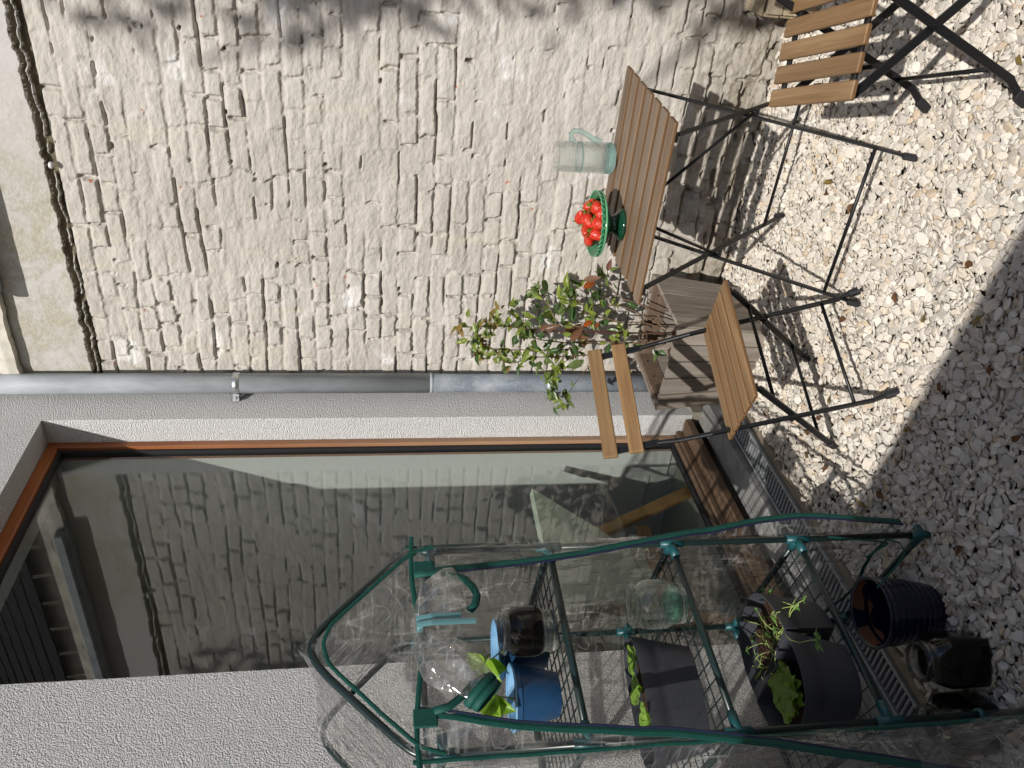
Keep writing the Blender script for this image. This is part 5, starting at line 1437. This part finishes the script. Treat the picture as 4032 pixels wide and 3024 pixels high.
def shell_pot(root, outline, c, h, taper, mat, soil_mat, soil_z, lip=0.012):
    """thin-walled tapered pot over any plan outline (list of x, y about c)"""
    n = len(outline); rings = [(0.0, taper), (h * 0.60, taper + (1 - taper) * 0.62), (h * 0.72, taper + (1 - taper) * 0.74), (h * 0.735, taper + (1 - taper) * 0.74 + 0.02), (h - 0.004, 1.0), (h, 1.0), (h, 0.972), (h - 0.01, 0.965), (0.012, taper - 0.03)]
    cx = sum(p[0] for p in outline) / n; cy = sum(p[1] for p in outline) / n
    m = MB()
    for (z, s) in rings:
        for (x, y) in outline:
            m.v.append(Vector((c[0] + cx + (x - cx) * s, c[1] + cy + (y - cy) * s, c[2] + z)))
    for i in range(len(rings) - 1):
        for k in range(n):
            k2 = (k + 1) % n; m.f.append((i * n + k, i * n + k2, (i + 1) * n + k2, (i + 1) * n + k))
    m.f.append(tuple(range(n))[::-1])
    b = autosmooth(obj('body', m, mat, root), 50)
    s = MB(); f = taper + (1 - taper) * soil_z / h - 0.04
    rr = 7
    s.v.append(Vector((c[0] + cx, c[1] + cy, c[2] + soil_z)))
    for j in range(1, rr + 1):
        for (x, y) in outline:
            p = Vector((c[0] + cx + (x - cx) * f * j / rr, c[1] + cy + (y - cy) * f * j / rr, c[2] + soil_z))
            p.z += 0.007 * mnoise.noise(p * 40) + 0.005 * mnoise.noise(p * 110) if j < rr else -0.003
            s.v.append(p)
    for k in range(n): s.f.append((0, 1 + k, 1 + (k + 1) % n))
    for j in range(rr - 1):
        for k in range(n):
            a = 1 + j * n; k2 = (k + 1) % n; s.f.append((a + k, a + n + k, a + n + k2, a + k2))
    obj('soil', s, soil_mat, root, True)
def dshape(L, D, n=26):
    """half-round plan, flat side on y=0, bulge to +y"""
    P = []
    for k in range(n + 1):
        a = math.pi * k / n
        P.append((L / 2 * math.copysign(abs(math.cos(a)) ** 0.75, math.cos(a)), D * max(0.0, math.sin(a)) ** 0.8))
    for k in range(1, 8): P.append((-L / 2 + L * k / 8, 0.0))
    return P
def turned(P, a): return [(x * math.cos(a) - y * math.sin(a), x * math.sin(a) + y * math.cos(a)) for x, y in P]

cT = Vector((1.105, 1.632, 0.7345))
tr = thing('long_planter', 'long charcoal planter of lettuce seedlings on the middle shelf', 'planter', cT)
stad = []
for k in range(36):
    a = 2 * math.pi * k / 36
    stad.append((0.148 * math.copysign(abs(math.cos(a)) ** 0.62, math.cos(a)), 0.062 * math.copysign(abs(math.sin(a)) ** 0.75, math.sin(a))))
aT = math.atan2(0.07, -0.225)
shell_pot(tr, turned(stad, aT), cT, 0.140, 0.80, MT['grey_pot'], MT['soil_dry'], 0.112)
ZL = lambda x, y: (2300 + x / 1.8433, 2200 + y / 1.8433)
def lettuce(name, label, base, n, L, mat, spread=0.8, ruffle=0.10, group=None, upz=0.5):
    root = thing(name, label, 'lettuce' if L > 0.05 else 'seedling', base, group)
    for k in range(n):
        a = 2.4 * k + R.uniform(-0.3, 0.3)
        d = Vector((math.cos(a) * spread, math.sin(a) * spread, upz + R.uniform(-0.15, 0.35)))
        l = L * R.uniform(0.75, 1.15); m = MB(); sd = R.uniform(0, 9)
        O = orient(d, Vector((0, 0, 1)), base)
        def fn(u, v):
            s = (u - 0.5) * 2
            w = l * (0.10 + 0.40 * min(1, max(0, (v - 0.2)) * 1.8) ** 0.7) * (1 - 0.5 * max(0, v - 0.75) / 0.25)
            x = s * w * (1 + 0.20 * math.sin(v * 13 + sd) * abs(s)); y = v * l * (1 - 0.12 * abs(s) * (v > 0.6))
            z = -0.42 * l * v * v + ruffle * l * (abs(s) ** 1.5 + 0.5 * max(0, v - 0.7)) * math.sin(v * 15 + s * 5 + sd) * v + 0.35 * w * abs(s)
            return O @ Vector((x, y, z))
        m.grid(fn, 10, 16)
        obj('leaf', m, mat, root, True)
    return root
for i, (x, y, lab) in enumerate(((380, 715, 'lettuce seedling in the long planter, nearest the empty jar'), (415, 945, 'lettuce seedling in the middle of the long planter'), (490, 1165, 'lettuce seedling in the long planter, nearest the zip'))):
    p = G(*ZL(x + 15, y), 0.858)
    lettuce('lettuce_seedling', lab, p, 7, 0.040, MT['seedling'], 0.75, 0.05, 'lettuce seedlings in the long planter', 0.9)

cA = Vector((1.158, 1.600, 0.3895)); cB = Vector((1.151, 1.600, 0.3895))
ha = thing('half_round_planter', 'charcoal half-round planter of straggling herbs on the bottom shelf', 'planter', cA, 'half-round planters on the bottom shelf')
shell_pot(ha, turned(dshape(0.262, 0.172), -math.pi / 2), cA, 0.148, 0.74, MT['grey_pot'], MT['soil_dry'], 0.108)
hb_ = thing('half_round_planter', 'charcoal half-round planter with a green lettuce and white tag', 'planter', cB, 'half-round planters on the bottom shelf')
shell_pot(hb_, turned(dshape(0.262, 0.165), math.pi / 2), cB, 0.150, 0.74, MT['grey_pot'], MT['soil'], 0.095)
# the tag stuck on its front
def build_tag():
    p0 = G(*ZL(1600, 1290), 0.52); c = Vector((0.985, 1.600, 0.5))
    # lies against the bulge, on the side towards the far post
    ang = rad(158); nrm = Vector((-math.cos(rad(38)), math.sin(rad(38)), 0))
    nrm = Vector((-0.80, 0.30, 0)).normalized(); tx = Vector((0, 0, 1)).cross(nrm).normalized()
    pos = Vector((1.151 - 0.158, 1.600 + 0.062, 0.3895 + 0.130))
    m = MB(); 
    q = [pos + tx * a + Vector((0, 0, b)) + nrm * 0.006 for a, b in ((-0.026, -0.016), (0.026, -0.016), (0.026, 0.016), (-0.026, 0.016))]
    q2 = [p - nrm * 0.0008 for p in q]
    m.add(q + q2, [(0, 1, 2, 3), (7, 6, 5, 4), (0, 4, 5, 1), (1, 5, 6, 2), (2, 6, 7, 3), (3, 7, 4, 0)])
    tg = obj('plant_tag', m, MT['tag_white'], hb_)
    g = MB(); qq = [pos + tx * a + Vector((0, 0, b)) + nrm * 0.0066 for a, b in ((0.004, -0.012), (0.022, -0.012), (0.022, 0.012), (0.010, 0.012))]
    g.add(qq, [(0, 1, 2, 3)]); obj('tag_print', g, MT['tag_green'], tg)
    cu = bpy.data.curves.new('tag_letters', 'FONT'); cu.body = 'OXS'; cu.size = 0.013; cu.align_x = 'CENTER'; cu.align_y = 'CENTER'
    tc = bpy.data.objects.new('tag_text', cu); tm = bpy.data.meshes.new_from_object(tc); bpy.data.objects.remove(tc)
    tm.materials.clear(); tm.materials.append(MT['tag_ink'])
    t = bpy.data.objects.new('tag_letters', tm); COL.objects.link(t)
    Mx = Matrix((tx, Vector((0, 0, 1)), nrm)).transposed().to_4x4(); Mx.translation = pos - tx * 0.010 + nrm * 0.0072 - ORG[tg.name]
    t.parent = tg; t.matrix_local = Mx
build_tag()
def build_herbs():
    base = cA + Vector((0.075, 0.0, 0.108))
    root = thing('herb_tangle', 'straggling parsley and chive stems spilling from the rear planter', 'herbs', base)
    st, lf = MB(), MB()
    for k in range(64):
        b = base + Vector((R.uniform(-0.06, 0.05), R.uniform(-0.105, 0.02) if k < 46 else R.uniform(0.02, 0.10), 0))
        d = Vector((R.gauss(-0.35, 0.6), R.gauss(-0.35, 0.7), R.uniform(0.5, 1.5))).normalized()
        L = R.uniform(0.04, 0.10); P = [b]
        for i in range(1, 7):
            d = (d + Vector((R.gauss(0, 0.18), R.gauss(0, 0.18), -0.22))).normalized(); P.append(P[-1] + d * L / 6)
        obj('stem', MB().tube(P, 0.0011, 5), MT['stem_green'], root, True)
        if k % 3 == 0 or k < 6:
            for j in range(5):
                a = R.uniform(0, 6.28); dd = Vector((math.cos(a), math.sin(a), R.uniform(-0.2, 0.6)))
                mm = leaf_mb(R.uniform(0.008, 0.014), 0.008, 0.3, 0.2, 3, 0.1, k, 1.0, orient(dd, Vector((0, 0, 1)), P[-1])); lf.add(mm.v, mm.f)
    q = [G(*ZL(x, y), z) for (x, y, z) in ((1450, 540, 0.55), (1500, 590, 0.56), (1560, 610, 0.555), (1650, 590, 0.545), (1700, 595, 0.54))]
    obj('stem', MB().tube(q, 0.0012, 5), MT['stem_green'], root, True)
    for j in range(9):
        a = R.uniform(0, 6.28); dd = Vector((math.cos(a), math.sin(a), R.uniform(-0.2, 0.5)))
        mm = leaf_mb(0.020, 0.014, 0.3, 0.2, 4, 0.1, j, 1.0, orient(dd, Vector((0, 0, 1)), q[-1] + Vector((R.uniform(-.008, .008), R.uniform(-.008, .008), 0)))); lf.add(mm.v, mm.f)
    obj('leaflets', lf, MT['herb'], root, stuff=True)
build_herbs()
lettuce('lettuce_plant', 'ruffled light green lettuce in the front half-round planter', cB + Vector((-0.060, 0.020, 0.092)), 14, 0.084, MT['lettuce'], 0.72, 0.17, None, 0.95)

def build_ribbed_pot():
    c = Vector((1.322, 1.630, 0.0))
    root = thing('ribbed_pot', 'large dark blue glazed pot with ribs standing empty on the gravel', 'flower pot', c)
    h = 0.178; pf = [(0.0005, 0.0), (0.064, 0.0)]
    for i in range(41):
        t = i / 40; r_ = 0.065 + 0.024 * math.sin(t * 1.75) + 0.0012 * math.sin(t * 2 * math.pi * 9)
        pf.append((r_, 0.003 + t * (h - 0.012)))
    pf += [(0.094, h - 0.006), (0.0955, h), (0.091, h + 0.002), (0.085, h - 0.003)]
    obj('body', MB().lathe(pf, 48, c), MT['glaze'], root, True)
    obj('inside', MB().lathe([(0.085, h - 0.003), (0.083, h * 0.75), (0.080, h * 0.74), (0.066, 0.03), (0.0005, 0.02)], 48, c), MT['terracotta'], root, True)
    obj('glazed_lip', MB().lathe([(0.0852, h - 0.002), (0.0832, h * 0.80), (0.0795, h * 0.73), (0.0715, h * 0.42), (0.0700, h * 0.40)], 48, c, 0.01), MT['glaze'], root, True)
build_ribbed_pot()

def square_jar(c, a, label):
    root = thing('square_jar', label, 'jar', c, 'square jars of soil on the gravel')
    h = 0.160; s = 0.060; n = 40
    def plan(r_, sq, z):
        P = []
        for k in range(n):
            q = 2 * math.pi * k / n; e = 1 / (abs(math.cos(q)) ** sq + abs(math.sin(q)) ** sq) ** (1 / sq)
            x, y = r_ * e * math.cos(q), r_ * e * math.sin(q)
            P.append(Vector((c.x + x * math.cos(a) - y * math.sin(a), c.y + x * math.sin(a) + y * math.cos(a), c.z + z)))
        return P
    def build(rings, name, mat):
        m = MB()
        for (r_, sq, z) in rings: m.v += plan(r_, sq, z)
        for i in range(len(rings) - 1):
            for k in range(n):
                k2 = (k + 1) % n; m.f.append((i * n + k, i * n + k2, (i + 1) * n + k2, (i + 1) * n + k))
        m.f.append(tuple(range(n))[::-1]); m.f.append(tuple((len(rings) - 1) * n + k for k in range(n)))
        return obj(name, m, mat, root, True)
    build([(s * 0.94, 7, 0), (s, 7, 0.005), (s, 7, h * 0.62), (s * 0.93, 5, h * 0.72), (0.047, 2.4, h * 0.82), (0.045, 2, h * 0.86), (0.050, 2, h * 0.88), (0.050, 2, h * 0.94), (0.046, 2, h * 0.95), (0.046, 2, h), (0.041, 2, h), (0.040, 2, h * 0.85), (0.043, 2.4, h * 0.80), (s * 0.88, 5, h * 0.70), (s - 0.004, 7, h * 0.61), (s - 0.004, 7, 0.010)], 'body', MT['jar'])
    build([(s - 0.0018, 7, 0.006), (s - 0.0018, 7, h * 0.62), (s * 0.905, 5, h * 0.71), (0.044, 2.4, h * 0.79)], 'soil', MT['soil_black'])
square_jar(Vector((1.142, 1.598, 0.0)), rad(38), 'square glass jar of soil beside the ribbed pot')
square_jar(Vector((1.034, 1.700, 0.0)), rad(30), 'square glass jar of soil behind the greenhouse post')

# ---------------------------------------------------------------- pale crate at the wall beside the second chair
def build_crate():
    root = thing('wooden_crate', 'pale low wooden crate at the wall beside the second chair', 'crate', (2.93, 0.22, 0))
    y1 = 0.435
    for k in range(3):
        obj('plank', MB().cbox((2.845, 0.22, 0.032 + 0.060 * k), (0.016, 0.42, 0.055), 0.002, jit=0.001), MT['crate_wood'], root)
        obj('plank', MB().cbox((2.925, y1, 0.032 + 0.060 * k), (0.14, 0.016, 0.055), 0.002, jit=0.001), MT['crate_wood'], root)
    obj('corner_post', MB().cbox((2.868, y1 - 0.024, 0.085), (0.028, 0.028, 0.17), 0.002), MT['crate_wood'], root)
    for k in range(2):
        obj('top_plank', MB().cbox((2.888 + 0.072 * k, 0.22, 0.190), (0.068, 0.44, 0.014), 0.002, jit=0.001), MT['crate_wood'], root)
build_crate()

# ---------------------------------------------------------------- the other side of the yard (casts the shade): garden wall and tree
def build_garden_wall():
    a = Vector((-0.787 - 0.146 * 3.0, -0.04 - 3.0, 0)); b = Vector((-0.787 + 0.146 * 2.08, -0.04 + 2.08, 0))
    d = (b - a); L = d.length; rot = ROT('Z', math.atan2(d.y, d.x)); n = rot @ Vector((0, 1, 0))
    root = thing('garden_wall', 'rendered garden wall closing the other side of the yard', 'wall', (a + b) / 2)
    H = 2.06
    obj('wall_face', MB().box((a + b) / 2 + n * 0.10 + Vector((0, 0, H / 2 - 0.03)), (L, 0.2, H - 0.06), rot), MT['garden_wall'], root)
    for i in range(int(L / 0.5)):
        c = a + d.normalized() * (0.25 + 0.5 * i) + n * 0.10 + Vector((0, 0, H - 0.025))
        obj('coping_stone', MB().cbox(c, (0.494, 0.22, 0.05), 0.006, rot), MT['concrete'], root)
build_garden_wall()
def build_tree():
    root = thing('garden_tree', 'leafy tree beyond the garden wall shading the end of the brick wall', 'tree', (-1.7, -1.9, 0))
    obj('trunk', MB().tube([(-1.7, -1.9, -0.1), (-1.66, -1.8, 1.5), (-1.5, -1.6, 3.0), (-1.25, -1.45, 4.2)], [0.10, 0.085, 0.065, 0.035], 12), MT['bark'], root, True)
    ends = []
    for k in range(14):
        s = Vector((-1.55, -1.65, 2.6 + 0.12 * k)); e = Vector((-0.8 + R.uniform(-0.7, 0.5), -1.3 + R.uniform(-0.9, 0.75), 3.9 + R.uniform(0, 2.3)))
        obj('limb', MB().tube([s, s.lerp(e, 0.5) + Vector((0, 0, 0.15)), e], [0.03, 0.02, 0.008], 7), MT['bark'], root, True); ends.append(e)
    lv = MB()
    g = random.Random(5)
    for k in range(2300):
        if k % 2: c = g.choice(ends) + Vector((g.gauss(0, 0.22), g.gauss(0, 0.2), g.gauss(0, 0.25)))
        else: c = Vector((-0.82 + g.uniform(-0.7, 0.6), g.uniform(-2.2, -0.75), g.uniform(3.9, 6.2)))
        s_ = (c.x - 3.05) / 0.43                 # crown edge shaped so its shadow ends as wanted on the wall
        edge = -0.66 + 0.05 * (c.z - 5.1) + 0.26 * mnoise.noise(Vector((c.z * 1.3, 3.0, 0))) + 0.10 * mnoise.noise(Vector((c.z * 4.0, 7.0, 0))) + 0.28 * (c.x + 0.82)
        if c.y > edge: continue
        d = Vector((g.gauss(0, 1), g.gauss(0, 1), g.gauss(0, 1)))
        mm = leaf_mb(g.uniform(0.09, 0.15), g.uniform(0.06, 0.09), 0.2, 0.2, 3, 0, 0, 1.0, orient(d, Vector((0.1, 0.2, 1)), c)); lv.add(mm.v, mm.f)
    obj('crown', lv, MT['tree_leaf'], root, stuff=True)
build_tree()
